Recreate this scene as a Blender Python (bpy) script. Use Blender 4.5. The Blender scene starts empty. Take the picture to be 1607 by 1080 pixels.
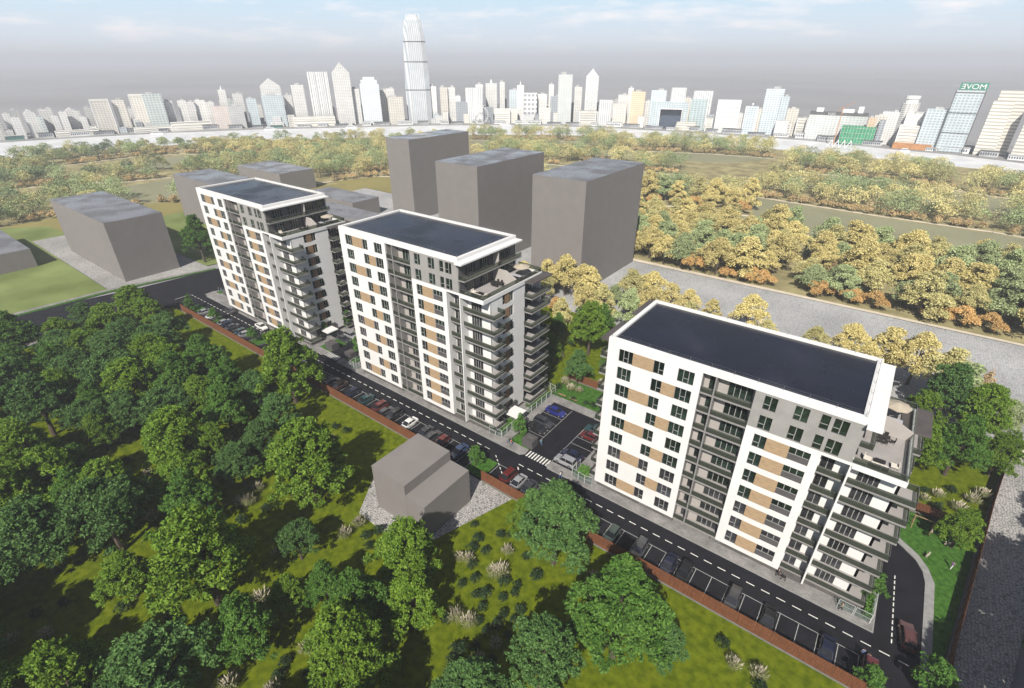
import bpy, math, random
import numpy as np
from mathutils import Vector, Matrix
R = math.radians
C = bpy.context.scene.collection
SC = bpy.context.scene
rnd = random.Random(7)

# ---------------------------------------------------------------- camera, sky, sun, exposure
cam_d = bpy.data.cameras.new('camera'); cam = bpy.data.objects.new('camera', cam_d); C.objects.link(cam)
cam_d.sensor_width = 36.0; cam_d.lens = 18.0; cam_d.clip_start = 0.5; cam_d.clip_end = 40000
cr = Vector((0.79739965, 0.60345157, 0)); cu = Vector((-0.29240251, 0.38638008, 0.87476351)); cf = Vector((-0.52787741, 0.69753612, -0.48455009))
cam.matrix_world = Matrix(((cr.x, cu.x, -cf.x, 0), (cr.y, cu.y, -cf.y, 0), (cr.z, cu.z, -cf.z, 71.0), (0, 0, 0, 1)))
SC.camera = cam
SUN_AZ, SUN_EL = math.atan2(0.358, -0.934), R(43)
TO_SUN = Vector((math.sin(SUN_AZ) * math.cos(SUN_EL), math.cos(SUN_AZ) * math.cos(SUN_EL), math.sin(SUN_EL)))
world = bpy.data.worlds.new('World'); SC.world = world; world.use_nodes = True
wn = world.node_tree; wn.nodes.clear()
def wnode(t, **k):
    n = wn.nodes.new(t)
    for a, b in k.items(): setattr(n, a, b)
    return n
sky = wnode('ShaderNodeTexSky', sky_type='NISHITA', sun_disc=False, sun_elevation=SUN_EL, sun_rotation=SUN_AZ, air_density=1.0, dust_density=0.6, ozone_density=1.6, altitude=50)
SKY_STRENGTH = 0.05
bg = wnode('ShaderNodeBackground'); bg.inputs['Strength'].default_value = SKY_STRENGTH
tc = wnode('ShaderNodeTexCoord'); mp = wnode('ShaderNodeMapping'); mp.inputs['Scale'].default_value = (3.0, 3.0, 15.0)
nz = wnode('ShaderNodeTexNoise'); nz.inputs['Scale'].default_value = 2.6; nz.inputs['Detail'].default_value = 7; nz.inputs['Roughness'].default_value = 0.55
rp = wnode('ShaderNodeValToRGB'); rp.color_ramp.elements[0].position = 0.52; rp.color_ramp.elements[1].position = 0.72
mx = wnode('ShaderNodeMix', data_type='RGBA'); mx.inputs['B'].default_value = (18, 16.6, 16.4, 1)
ml = wnode('ShaderNodeMath', operation='MULTIPLY'); ml.inputs[1].default_value = 0.75
wn.links.new(tc.outputs['Generated'], mp.inputs[0]); wn.links.new(mp.outputs[0], nz.inputs['Vector']); wn.links.new(nz.outputs['Fac'], rp.inputs[0])
wn.links.new(rp.outputs[0], ml.inputs[0]); wn.links.new(ml.outputs[0], mx.inputs['Factor']); 
sx_ = wnode('ShaderNodeSeparateXYZ'); wn.links.new(tc.outputs['Generated'], sx_.inputs[0])
g1 = wnode('ShaderNodeMapRange'); g1.inputs['From Min'].default_value = 0.0; g1.inputs['From Max'].default_value = 0.13; wn.links.new(sx_.outputs['Z'], g1.inputs['Value'])
gc = wnode('ShaderNodeMix', data_type='RGBA'); gc.inputs['A'].default_value = (12.8, 13.4, 14.6, 1); gc.inputs['B'].default_value = (7.6, 12.2, 15.2, 1); wn.links.new(g1.outputs[0], gc.inputs['Factor'])
g2 = wnode('ShaderNodeMapRange'); g2.inputs['From Min'].default_value = 0.11; g2.inputs['From Max'].default_value = 0.19; g2.inputs['To Min'].default_value = 1; g2.inputs['To Max'].default_value = 0; wn.links.new(sx_.outputs['Z'], g2.inputs['Value'])
gm = wnode('ShaderNodeMix', data_type='RGBA'); wn.links.new(g2.outputs[0], gm.inputs['Factor']); wn.links.new(sky.outputs[0], gm.inputs['A']); wn.links.new(gc.outputs['Result'], gm.inputs['B'])
wn.links.new(gm.outputs['Result'], mx.inputs['A'])
wo = wnode('ShaderNodeOutputWorld'); wn.links.new(mx.outputs['Result'], bg.inputs['Color']); wn.links.new(bg.outputs[0], wo.inputs['Surface'])
sun_d = bpy.data.lights.new('sun', 'SUN'); sun_d.energy = 5.0; sun_d.angle = R(0.5); sun_d.color = (1.0, 0.95, 0.86)
sun = bpy.data.objects.new('sun', sun_d); C.objects.link(sun); sun.rotation_euler = (-TO_SUN).to_track_quat('-Z', 'Y').to_euler()
SC.view_settings.view_transform = 'Standard'; SC.view_settings.look = 'None'; SC.view_settings.gamma = 1; SC.view_settings.exposure = 0.48
SC.view_settings.use_curve_mapping = False
SC.render.engine = 'CYCLES'
cy = SC.cycles; cy.max_bounces = 5; cy.diffuse_bounces = 1; cy.glossy_bounces = 2; cy.transmission_bounces = 2; cy.transparent_max_bounces = 8; cy.volume_bounces = 0
cy.use_denoising = True; cy.denoiser = 'OPENIMAGEDENOISE'; cy.caustics_reflective = False; cy.caustics_refractive = False
HAZE_DENSITY = 0.00034

# ---------------------------------------------------------------- materials
def new_mat(name):
    m = bpy.data.materials.new(name); m.use_nodes = True; nt = m.node_tree; nt.nodes.clear()
    o = nt.nodes.new('ShaderNodeOutputMaterial'); p = nt.nodes.new('ShaderNodeBsdfPrincipled'); nt.links.new(p.outputs[0], o.inputs[0])
    return m, nt, p, o
def rgba(c): return (c[0], c[1], c[2], 1)
def mat(name, col, rough=0.7, var=0.12, scale=1.0, bump=0.0, bscale=None, metal=0.0, spec=0.5, col2=None, world_co=False, detail=4, lo=0.35, hi=0.65, rand=0.0, stretch=None, rough2=None):
    m, nt, p, o = new_mat(name)
    p.inputs['Roughness'].default_value = rough; p.inputs['Metallic'].default_value = metal; p.inputs['Specular IOR Level'].default_value = spec
    t = nt.nodes.new('ShaderNodeTexCoord'); co = t.outputs['Object']
    if world_co:
        g = nt.nodes.new('ShaderNodeNewGeometry'); co = g.outputs['Position']
    if stretch:
        mpp = nt.nodes.new('ShaderNodeMapping'); mpp.inputs['Scale'].default_value = stretch; nt.links.new(co, mpp.inputs[0]); co = mpp.outputs[0]
    n = nt.nodes.new('ShaderNodeTexNoise'); n.inputs['Scale'].default_value = scale; n.inputs['Detail'].default_value = detail; nt.links.new(co, n.inputs['Vector'])
    r = nt.nodes.new('ShaderNodeValToRGB'); r.color_ramp.elements[0].position = lo; r.color_ramp.elements[1].position = hi
    c1 = [max(0, x * (1 - var)) for x in col]; c2 = col2 or [min(1, x * (1 + var)) for x in col]
    r.color_ramp.elements[0].color = rgba(c1); r.color_ramp.elements[1].color = rgba(c2)
    nt.links.new(n.outputs['Fac'], r.inputs[0]); out = r.outputs[0]
    if rough2 is not None:
        mr = nt.nodes.new('ShaderNodeMapRange'); mr.inputs['From Min'].default_value = 0.4; mr.inputs['From Max'].default_value = 0.62
        mr.inputs['To Min'].default_value = rough; mr.inputs['To Max'].default_value = rough2; nt.links.new(n.outputs['Fac'], mr.inputs['Value']); nt.links.new(mr.outputs[0], p.inputs['Roughness'])
    if rand:
        oi = nt.nodes.new('ShaderNodeObjectInfo'); mr = nt.nodes.new('ShaderNodeMapRange'); mr.inputs['To Min'].default_value = 1 - rand; mr.inputs['To Max'].default_value = 1 + rand
        nt.links.new(oi.outputs['Random'], mr.inputs['Value']); vm = nt.nodes.new('ShaderNodeVectorMath'); vm.operation = 'SCALE'
        nt.links.new(out, vm.inputs[0]); nt.links.new(mr.outputs[0], vm.inputs['Scale']); out = vm.outputs[0]
    nt.links.new(out, p.inputs['Base Color'])
    if bump:
        n2 = nt.nodes.new('ShaderNodeTexNoise'); n2.inputs['Scale'].default_value = bscale or scale * 6; n2.inputs['Detail'].default_value = 3; nt.links.new(co, n2.inputs['Vector'])
        b = nt.nodes.new('ShaderNodeBump'); b.inputs['Strength'].default_value = bump; b.inputs['Distance'].default_value = 0.1
        nt.links.new(n2.outputs['Fac'], b.inputs['Height']); nt.links.new(b.outputs[0], p.inputs['Normal'])
    return m
def cell_mat(name, ca, cb, cj, scale, rough=0.85, joint=0.08, bump=0.5, big=0.05):
    m, nt, p, o = new_mat(name); p.inputs['Roughness'].default_value = rough; p.inputs['Specular IOR Level'].default_value = 0.2
    g = nt.nodes.new('ShaderNodeNewGeometry')
    v = nt.nodes.new('ShaderNodeTexVoronoi'); v.inputs['Scale'].default_value = scale; v.inputs['Randomness'].default_value = 0.6
    v2 = nt.nodes.new('ShaderNodeTexVoronoi'); v2.feature = 'DISTANCE_TO_EDGE'; v2.inputs['Scale'].default_value = scale; v2.inputs['Randomness'].default_value = 0.6
    nt.links.new(g.outputs['Position'], v.inputs['Vector']); nt.links.new(g.outputs['Position'], v2.inputs['Vector'])
    a = nt.nodes.new('ShaderNodeMix'); a.data_type = 'RGBA'; a.inputs['A'].default_value = rgba(ca); a.inputs['B'].default_value = rgba(cb)
    s = nt.nodes.new('ShaderNodeSeparateColor'); nt.links.new(v.outputs['Color'], s.inputs[0]); nt.links.new(s.outputs[0], a.inputs['Factor'])
    r = nt.nodes.new('ShaderNodeValToRGB'); r.color_ramp.elements[0].position = joint * 0.4; r.color_ramp.elements[1].position = joint
    nt.links.new(v2.outputs['Distance'], r.inputs[0])
    b = nt.nodes.new('ShaderNodeMix'); b.data_type = 'RGBA'; b.inputs['A'].default_value = rgba(cj); nt.links.new(r.outputs[0], b.inputs['Factor']); nt.links.new(a.outputs['Result'], b.inputs['B'])
    n = nt.nodes.new('ShaderNodeTexNoise'); n.inputs['Scale'].default_value = big; n.inputs['Detail'].default_value = 5; nt.links.new(g.outputs['Position'], n.inputs['Vector'])
    mr = nt.nodes.new('ShaderNodeMapRange'); mr.inputs['From Min'].default_value = .3; mr.inputs['From Max'].default_value = .7; mr.inputs['To Min'].default_value = .82; mr.inputs['To Max'].default_value = 1.15; nt.links.new(n.outputs['Fac'], mr.inputs['Value'])
    vm = nt.nodes.new('ShaderNodeVectorMath'); vm.operation = 'SCALE'; nt.links.new(b.outputs['Result'], vm.inputs[0]); nt.links.new(mr.outputs[0], vm.inputs['Scale']); nt.links.new(vm.outputs[0], p.inputs['Base Color'])
    bp = nt.nodes.new('ShaderNodeBump'); bp.inputs['Strength'].default_value = bump; bp.inputs['Distance'].default_value = 0.05; nt.links.new(r.outputs[0], bp.inputs['Height']); nt.links.new(bp.outputs[0], p.inputs['Normal'])
    return m
def brick_mat(name, c1, c2, cm, sx, bw=0.5, bh=0.25):
    m, nt, p, o = new_mat(name); p.inputs['Roughness'].default_value = .85
    g = nt.nodes.new('ShaderNodeNewGeometry'); b = nt.nodes.new('ShaderNodeTexBrick'); b.inputs['Scale'].default_value = sx
    b.inputs['Color1'].default_value = rgba(c1); b.inputs['Color2'].default_value = rgba(c2); b.inputs['Mortar'].default_value = rgba(cm); b.inputs['Mortar Size'].default_value = .02
    nt.links.new(g.outputs['Position'], b.inputs['Vector'])
    n = nt.nodes.new('ShaderNodeTexNoise'); n.inputs['Scale'].default_value = .4; n.inputs['Detail'].default_value = 6; nt.links.new(g.outputs['Position'], n.inputs['Vector'])
    mr = nt.nodes.new('ShaderNodeMapRange'); mr.inputs['From Min'].default_value = .3; mr.inputs['From Max'].default_value = .7; mr.inputs['To Min'].default_value = .7; mr.inputs['To Max'].default_value = 1.25; nt.links.new(n.outputs['Fac'], mr.inputs['Value'])
    vm = nt.nodes.new('ShaderNodeVectorMath'); vm.operation = 'SCALE'; nt.links.new(b.outputs['Color'], vm.inputs[0]); nt.links.new(mr.outputs[0], vm.inputs['Scale']); nt.links.new(vm.outputs[0], p.inputs['Base Color'])
    return m
def leaf_mat(name, ca, cb, rand=0.15, trans=0.14, attr=False):
    m, nt, p, o = new_mat(name); p.inputs['Roughness'].default_value = 0.62; p.inputs['Specular IOR Level'].default_value = 0.18
    g = nt.nodes.new('ShaderNodeNewGeometry'); a = nt.nodes.new('ShaderNodeMix'); a.data_type = 'RGBA'; a.inputs['A'].default_value = rgba(ca); a.inputs['B'].default_value = rgba(cb)
    t = nt.nodes.new('ShaderNodeTexCoord'); n = nt.nodes.new('ShaderNodeTexNoise'); n.inputs['Scale'].default_value = .55; n.inputs['Detail'].default_value = 3; nt.links.new(t.outputs['Object'], n.inputs['Vector'])
    md = nt.nodes.new('ShaderNodeMath'); md.operation = 'MULTIPLY_ADD'; md.inputs[1].default_value = .7; nt.links.new(g.outputs['Random Per Island'], md.inputs[0])
    mr0 = nt.nodes.new('ShaderNodeMapRange'); mr0.inputs['From Min'].default_value = .35; mr0.inputs['From Max'].default_value = .65; mr0.inputs['To Max'].default_value = .3; nt.links.new(n.outputs['Fac'], mr0.inputs['Value']); nt.links.new(mr0.outputs[0], md.inputs[2])
    nt.links.new(md.outputs[0], a.inputs['Factor']); out = a.outputs['Result']
    if attr:
        at = nt.nodes.new('ShaderNodeAttribute'); at.attribute_name = 'Col'; out = at.outputs['Color']
        mr = nt.nodes.new('ShaderNodeMapRange'); mr.inputs['To Min'].default_value = .7; mr.inputs['To Max'].default_value = 1.3; nt.links.new(g.outputs['Random Per Island'], mr.inputs['Value'])
    else:
        oi = nt.nodes.new('ShaderNodeObjectInfo'); mr = nt.nodes.new('ShaderNodeMapRange'); mr.inputs['To Min'].default_value = 1 - rand; mr.inputs['To Max'].default_value = 1 + rand; nt.links.new(oi.outputs['Random'], mr.inputs['Value'])
    vm = nt.nodes.new('ShaderNodeVectorMath'); vm.operation = 'SCALE'; nt.links.new(out, vm.inputs[0]); nt.links.new(mr.outputs[0], vm.inputs['Scale']); nt.links.new(vm.outputs[0], p.inputs['Base Color'])
    tr = nt.nodes.new('ShaderNodeBsdfTranslucent'); nt.links.new(vm.outputs[0], tr.inputs['Color']); ms = nt.nodes.new('ShaderNodeMixShader'); ms.inputs[0].default_value = trans
    nt.links.new(p.outputs[0], ms.inputs[1]); nt.links.new(tr.outputs[0], ms.inputs[2]); nt.links.new(ms.outputs[0], o.inputs[0])
    return m
def rail_glass(name, tint, gloss=.12, opac=.3):
    m, nt, p, o = new_mat(name); nt.nodes.remove(p)
    t = nt.nodes.new('ShaderNodeBsdfTransparent'); t.inputs[0].default_value = rgba(tint)
    d = nt.nodes.new('ShaderNodeBsdfPrincipled'); d.inputs['Base Color'].default_value = (tint[0] * .25, tint[1] * .25, tint[2] * .25, 1); d.inputs['Roughness'].default_value = .08
    ms = nt.nodes.new('ShaderNodeMixShader'); ms.inputs[0].default_value = opac; nt.links.new(t.outputs[0], ms.inputs[1]); nt.links.new(d.outputs[0], ms.inputs[2]); nt.links.new(ms.outputs[0], o.inputs[0])
    return m
def pane_mat(name, c, rough=.06, rand=.6, wave=True):
    m = mat(name, c, rough=rough, var=.5, scale=.9, rand=rand, spec=.6)
    return m
G = {}
G['white'] = mat('white_render', (.66, .65, .64), .85, .03, .25, bump=.05, bscale=30)
G['grey_render'] = mat('grey_render', (.27, .26, .25), .85, .08, .5, bump=.05, bscale=20, detail=8)
G['loggia'] = mat('loggia_render', (.36, .33, .31), .85, .06, .4)
G['taupe'] = mat('taupe_block', (.188, .172, .164), .9, .035, .3, bump=.12, bscale=3.0, detail=9, rand=.03, world_co=True)
G['taupe_roof'] = mat('taupe_roof', (.16, .15, .15), .38, .25, .10, detail=8, rough2=.13, world_co=True, lo=.4, hi=.62, spec=.6)
G['slab'] = mat('balcony_slab', (.22, .21, .205), .8, .08, .6)
G['slabtop'] = mat('balcony_tile', (.30, .28, .27), .8, .08, .6)
G['plinth'] = mat('plinth_stone', (.09, .083, .08), .8, .15, .8, bump=.1)
G['darkpanel'] = mat('dark_panel', (.075, .07, .072), .7, .1, 1)
G['canopy'] = mat('dark_brown_metal', (.075, .065, .06), .6, .15, .5)
G['frame'] = mat('window_frame', (.05, .05, .052), .5, .1, 2)
G['mullion'] = mat('pale_mullion', (.30, .30, .29), .5, .1, 2)
G['pane'] = pane_mat('window_pane', (.012, .022, .017))
G['panegrey'] = pane_mat('grey_pane', (.03, .03, .034))  # greyer glass for lower floors, balcony windows and doors
G['wood'] = mat('tan_slats', (.36, .255, .155), .7, .12, .8, stretch=(1, 1, 6))
G['woodb'] = mat('brown_slats', (.25, .155, .09), .7, .12, .8, stretch=(1, 1, 6))
G['roof'] = mat('roof_membrane', (.007, .008, .016), .36, .35, .09, detail=7, rough2=.10, spec=.55, lo=.4, hi=.62)
G['rail'] = mat('steel_rail', (.25, .25, .26), .45, .1, 2, metal=.6)
G['railw'] = mat('pale_rail', (.55, .56, .55), .5, .08, 2)
G['glassrail'] = rail_glass('green_glass', (.30, .34, .28), opac=.34)
G['glassclear'] = rail_glass('clear_glass', (.75, .85, .82), opac=.16)
G['asphalt'] = mat('asphalt', (.009, .009, .0125), .82, .28, .35, bump=.25, bscale=9, world_co=True, detail=8, spec=.2)
G['line'] = mat('bay_lines', (.30, .30, .295), .7, .15, 2.5, world_co=True, detail=6)
G['paint'] = mat('road_paint', (.62, .61, .58), .7, .12, 2.5, world_co=True, detail=6)
G['kerb'] = mat('kerb_stone', (.24, .235, .23), .85, .12, 1.2, world_co=True)
G['paver'] = brick_mat('pavers', (.20, .19, .185), (.27, .255, .245), (.12, .115, .11), 1.2)
G['cobble'] = cell_mat('cobbles', (.33, .32, .31), (.45, .43, .41), (.17, .165, .16), 2.3, joint=.14)
G['cobble_far'] = cell_mat('yard_cobbles', (.37, .37, .37), (.43, .425, .42), (.26, .26, .26), 1.7, joint=.12)
G['grass'] = mat('mown_grass', (.078, .112, .004), .95, .22, .9, bump=.7, bscale=5, world_co=True, detail=9, col2=(.122, .150, .007), spec=.0)
G['grass2'] = mat('pale_grass', (.145, .185, .055), .95, .2, .05, bump=.3, bscale=3, world_co=True, detail=6, col2=(.20, .24, .085), spec=.1)
G['lawn'] = mat('lawn_green', (.035, .10, .012), .95, .25, 1.4, bump=.6, bscale=5, world_co=True, detail=9, col2=(.06, .145, .022), spec=.1)
G['olive'] = mat('olive_field', (.22, .19, .07), .95, .12, .03, world_co=True, detail=6, spec=.1)
G['meadow'] = mat('dun_meadow', (.23, .225, .14), .95, .12, .02, world_co=True, detail=6, spec=.1)
G['forest_floor'] = mat('forest_floor', (.27, .235, .12), .95, .3, .12, world_co=True, detail=6, spec=.1)
G['sand'] = mat('sandy_path', (.55, .48, .38), .95, .12, .2, world_co=True)
G['soil'] = mat('far_ground', (.24, .235, .24), .95, .12, .002, world_co=True)
G['quay'] = mat('quay_paving', (.24, .235, .23), .9, .15, .05, world_co=True)
G['water'] = mat('harbour_water', (.62, .625, .64), .5, .12, .06, bump=.25, bscale=.12, world_co=True, stretch=(1, 1, 1), spec=.8)
G['fence'] = mat('fence_boards', (.155, .055, .022), .75, .25, 1.3, world_co=True, stretch=(6, 6, .6), detail=5)
G['concrete'] = mat('concrete_base', (.15, .145, .14), .9, .12, 1)
G['bark'] = mat('bark', (.075, .055, .040), .95, .3, 3, stretch=(1, 1, .3))
G['leafA'] = leaf_mat('leaf_deep', (.024, .080, .010), (.130, .245, .040))
G['leafB'] = leaf_mat('leaf_fresh', (.048, .115, .008), (.200, .310, .032))
G['leafC'] = leaf_mat('leaf_blue', (.028, .080, .020), (.135, .245, .062))
G['leafD'] = leaf_mat('leaf_street', (.045, .12, .018), (.11, .22, .04))
G['autA'] = leaf_mat('leaf_yellow', (.52, .44, .16), (.92, .80, .38), trans=.3)
G['autB'] = leaf_mat('leaf_olive', (.42, .39, .15), (.76, .69, .34), trans=.3)
G['autC'] = leaf_mat('leaf_green_autumn', (.27, .34, .15), (.54, .61, .32), trans=.3)
G['autD'] = leaf_mat('leaf_rust', (.52, .31, .11), (.82, .56, .24), trans=.3)
G['autE'] = leaf_mat('leaf_tan', (.40, .27, .14), (.65, .50, .28), trans=.3)
G['autcol'] = leaf_mat('leaf_far', (.3, .3, .1), (.5, .4, .2), trans=.3, attr=True)
G['plume'] = mat('pampas_plume', (.46, .41, .30), .9, .2, 3)
G['blade'] = mat('pampas_blade', (.13, .14, .05), .9, .3, 3)
G['shrub'] = leaf_mat('leaf_shrub', (.014, .032, .012), (.038, .07, .022))
G['tyre'] = mat('tyre', (.02, .02, .02), .85, .1, 2)
G['cglass'] = mat('car_glass', (.012, .013, .016), .08, .2, 1, spec=.8)
G['lamp'] = mat('headlight', (.6, .6, .58), .2, .05, 1)
G['tail'] = mat('taillight', (.35, .02, .015), .3, .05, 1)
G['skin'] = mat('skin', (.45, .28, .2), .6, .05, 4)
G['hair'] = mat('hair', (.03, .02, .015), .8, .1, 4)
G['fabric_tan'] = mat('tan_canvas', (.38, .33, .26), .85, .06, 3)
G['cushion'] = mat('cream_cushion', (.62, .57, .5), .9, .06, 3)
G['dark'] = mat('dark_furniture', (.02, .019, .018), .6, .1, 3)
G['tablew'] = mat('pale_table', (.40, .40, .44), .5, .06, 3)
def car_paint(n, c):
    m = mat(n, c, .28, .03, 1, spec=.6)
    m.node_tree.nodes['Principled BSDF'].inputs['Coat Weight'].default_value = .8; return m
PAINT = dict(black=car_paint('paint_black', (.012, .012, .014)), dark=car_paint('paint_charcoal', (.035, .037, .042)), silver=car_paint('paint_silver', (.26, .26, .27)), white=car_paint('paint_white', (.68, .67, .65)),
             red=car_paint('paint_red', (.10, .010, .009)), blue=car_paint('paint_blue', (.03, .05, .12)), navy=car_paint('paint_navy', (.009, .012, .032)), teal=car_paint('paint_teal', (.02, .055, .06)), maroon=car_paint('paint_maroon', (.10, .02, .02)), green=car_paint('paint_green', (.01, .03, .022)), royal=car_paint('paint_royal_blue', (.010, .015, .15)), brown=car_paint('paint_brown', (.09, .035, .03)))

# ---------------------------------------------------------------- mesh helpers
class MB:
    def __init__(s): s.v = []; s.f = []; s.m = []
    def quad(s, a, b, c, d, mi=0):
        n = len(s.v); s.v += [a, b, c, d]; s.f.append((n, n + 1, n + 2, n + 3)); s.m.append(mi)
    def poly(s, pts, mi=0):
        n = len(s.v); s.v += list(pts); s.f.append(tuple(range(n, n + len(pts)))); s.m.append(mi)
    def box(s, x0, x1, y0, y1, z0, z1, mi=0, top=None):
        n = len(s.v); s.v += [(x0, y0, z0), (x1, y0, z0), (x1, y1, z0), (x0, y1, z0), (x0, y0, z1), (x1, y0, z1), (x1, y1, z1), (x0, y1, z1)]
        for i, q in enumerate(((0, 3, 2, 1), (4, 5, 6, 7), (0, 1, 5, 4), (1, 2, 6, 5), (2, 3, 7, 6), (3, 0, 4, 7))):
            s.f.append(tuple(n + k for k in q)); s.m.append(top if (i == 1 and top is not None) else mi)
    def prism(s, pts, z0, z1, mi=0, top=None, cap=True):
        n = len(s.v); k = len(pts); s.v += [(p[0], p[1], z0) for p in pts] + [(p[0], p[1], z1) for p in pts]
        for i in range(k): s.f.append((n + i, n + (i + 1) % k, n + k + (i + 1) % k, n + k + i)); s.m.append(mi)
        if cap: s.f.append(tuple(n + k + i for i in range(k))); s.m.append(mi if top is None else top); s.f.append(tuple(n + k - 1 - i for i in range(k))); s.m.append(mi)
    def bar(s, a, b, r0, r1=None, n=5, mi=0):
        r1 = r0 if r1 is None else r1; a = Vector(a); b = Vector(b); d = (b - a)
        if d.length < 1e-6: return
        d.normalize(); u = d.orthogonal().normalized(); w = d.cross(u); k = len(s.v)
        for P, r in ((a, r0), (b, r1)):
            for i in range(n):
                t = 2 * math.pi * i / n; q = P + (u * math.cos(t) + w * math.sin(t)) * r; s.v.append(tuple(q))
        for i in range(n): s.f.append((k + i, k + (i + 1) % n, k + n + (i + 1) % n, k + n + i)); s.m.append(mi)
        s.f.append(tuple(k + n + i for i in range(n))); s.m.append(mi); s.f.append(tuple(k + n - 1 - i for i in range(n))); s.m.append(mi)
    def mesh(s, name, mats, smooth=False):
        me = bpy.data.meshes.new(name); me.from_pydata([tuple(p) for p in s.v], [], s.f)
        for m in (mats if isinstance(mats, (list, tuple)) else [mats]): me.materials.append(G[m] if isinstance(m, str) else m)
        me.polygons.foreach_set('material_index', s.m)
        if smooth: me.polygons.foreach_set('use_smooth', [True] * len(s.f))
        me.update(); return me
    def build(s, name, mats, parent=None, loc=(0, 0, 0), smooth=False, **k): return ob(name, s.mesh(name, mats, smooth), parent, loc, **k)
def ob(name, me, parent=None, loc=(0, 0, 0), rz=0, label=None, cat=None, group=None, kind=None):
    o = bpy.data.objects.new(name, me); C.objects.link(o); o.location = loc
    if rz: o.rotation_euler = (0, 0, rz)
    if parent: o.parent = parent
    for k, v in (('label', label), ('category', cat), ('group', group), ('kind', kind)):
        if v: o[k] = v
    return o
def thing(name, label, cat, loc=(0, 0, 0), rz=0, group=None): return ob(name, None, None, loc, rz, label, cat, group)
def kids(o): return [c for c in bpy.data.objects if c.parent == o]
def tree_of(o, index=None): return (o, [tree_of(c) for c in o.children])
def copy_tree(t, parent=None):
    o, ch = t; c = o.copy(); C.objects.link(c)
    if parent: c.parent = parent
    for x in ch: copy_tree(x, c)
    return c
def dup(t, loc, rz=0, label=None, group=None, scale=None):
    c = copy_tree(t); c.location = loc; c.rotation_euler = (0, 0, rz)
    if label: c['label'] = label
    if group: c['group'] = group
    if scale: c.scale = (scale,) * 3 if not isinstance(scale, tuple) else scale
    return c
def sheet(name, pts, z, m, kind='structure', th=None):
    b = MB()
    if th: b.prism(pts, z - th, z)
    else: b.poly([(x, y, z) for x, y in pts])
    return b.build(name, m, kind=kind)
ORD = ['nearest', 'second nearest', 'third nearest', 'fourth nearest', 'fifth nearest', 'sixth nearest', 'seventh nearest', 'eighth nearest', 'ninth nearest', 'tenth nearest', 'eleventh nearest', 'twelfth nearest', 'thirteenth nearest', 'fourteenth nearest', 'fifteenth nearest', 'sixteenth nearest', 'seventeenth nearest', 'eighteenth nearest', 'nineteenth nearest', 'twentieth nearest']
def rank_labels(items, marks, fmt):
    """items: (obj, look, x, y). Each is named by its rank of nearness, within its look, to the closest landmark."""
    d = {}
    for o, look, x, y in items:
        k = min(range(len(marks)), key=lambda i: math.hypot(x - marks[i][1], y - marks[i][2])); d.setdefault((look, k), []).append((math.hypot(x - marks[k][1], y - marks[k][2]), o))
    for (look, k), L in d.items():
        L.sort(key=lambda t: t[0])
        for i, (_, o) in enumerate(L):
            o['label'] = fmt % (look, (ORD[i] + ' to ' if i < len(ORD) else 'farther than twenty others from '), marks[k][0])
            w_ = o['label'].split()
            if len(w_) > 16: o['label'] = ' '.join([x for x in w_ if x not in ('with', 'a', 'fine', 'broad', 'tall')][:16])
# ---------------------------------------------------------------- setting: ground, roads, water
sheet('ground', [(-12000, -12000), (12000, -12000), (12000, 12000), (-12000, 12000)], -0.30, G['soil'])
QUAY = [(-1.473, 750), (-1.401, 741), (-1.334, 738), (-1.201, 729), (-1.08, 716), (-0.944, 701), (-0.766, 700), (-0.652, 698), (-0.492, 682), (-0.35, 655), (-0.236, 640), (-0.143, 631), (-0.085, 616), (-0.037, 607), (0.041, 601), (0.115, 586), (0.203, 565), (0.5, 600)]
def pol(a, r): return (math.sin(a) * r, math.cos(a) * r)
WF = [(-640, 40), (-600, 92), (-604, 158), (-568, 235), (-524, 300), (-455, 390), (-400, 452), (-330, 505), (-250, 536), (-165, 540), (-73, 542), (63, 527), (130, 500), (220, 470)]
qpts = [pol(a, r) for a, r in QUAY]
sheet('harbour_water', [(-820, 0)] + qpts[:] + [(330, 560), (330, 460)] + WF[::-1] + [(-660, 0)], -0.20, G['water'])
b = MB(); inner = [pol(a, r - 1.5) for a, r in QUAY]; outer = [pol(a, r + 110) for a, r in QUAY]
b.prism(inner + outer[::-1], -0.5, 0.9); b.build('quay', 'quay', kind='structure')
sheet('forest_floor', [(-660, -10)] + WF + [(180, 189), (-80, 189), (-190, 209), (-262, 222), (-327, 121), (-345, 68), (-342, -10)], -0.10, G['forest_floor'])
sheet('pale_field', [(-345, -60), (-216, -60), (-216, 18), (-213.5, 47.5), (-306, 48), (-306, 62), (-330, 60), (-345, 44)], 0.0, G['grass2'])
sheet('olive_field', [(-345, 44), (-330, 60), (-306, 62), (-306, 132), (-275, 132), (-275, 209), (-300, 206), (-330, 125), (-340, 108), (-347, 68)], -0.004, G['olive'])
sheet('olive_lawn', [(-275, 209.5), (-195, 209.5), (-195, 240), (-250, 262), (-300, 236), (-310, 207)], -0.02, G['olive'])
sheet('lawn_behind', [(-216, 80.2), (-212, 80.2), (-205, 128), (-275, 132), (-306, 132), (-306, 62), (-275, 80.2)], 0.004, G['grass2'])
sheet('cobbled_apron', [(-306, 48), (-213.6, 48), (-208.6, 80), (-306, 80)], 0.012, G['cobble'])
sheet('cobbled_yard', [(-275, 131), (34, 131), (41, 188.5), (-80, 187), (-190, 209), (-275, 209)], 0.0, G['cobble_far'])
sheet('sandy_strip', [(-92, 187.5), (-80, 187.3), (41, 188.8), (41, 190.4), (-92, 190)], 0.02, G['sand'])
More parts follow.
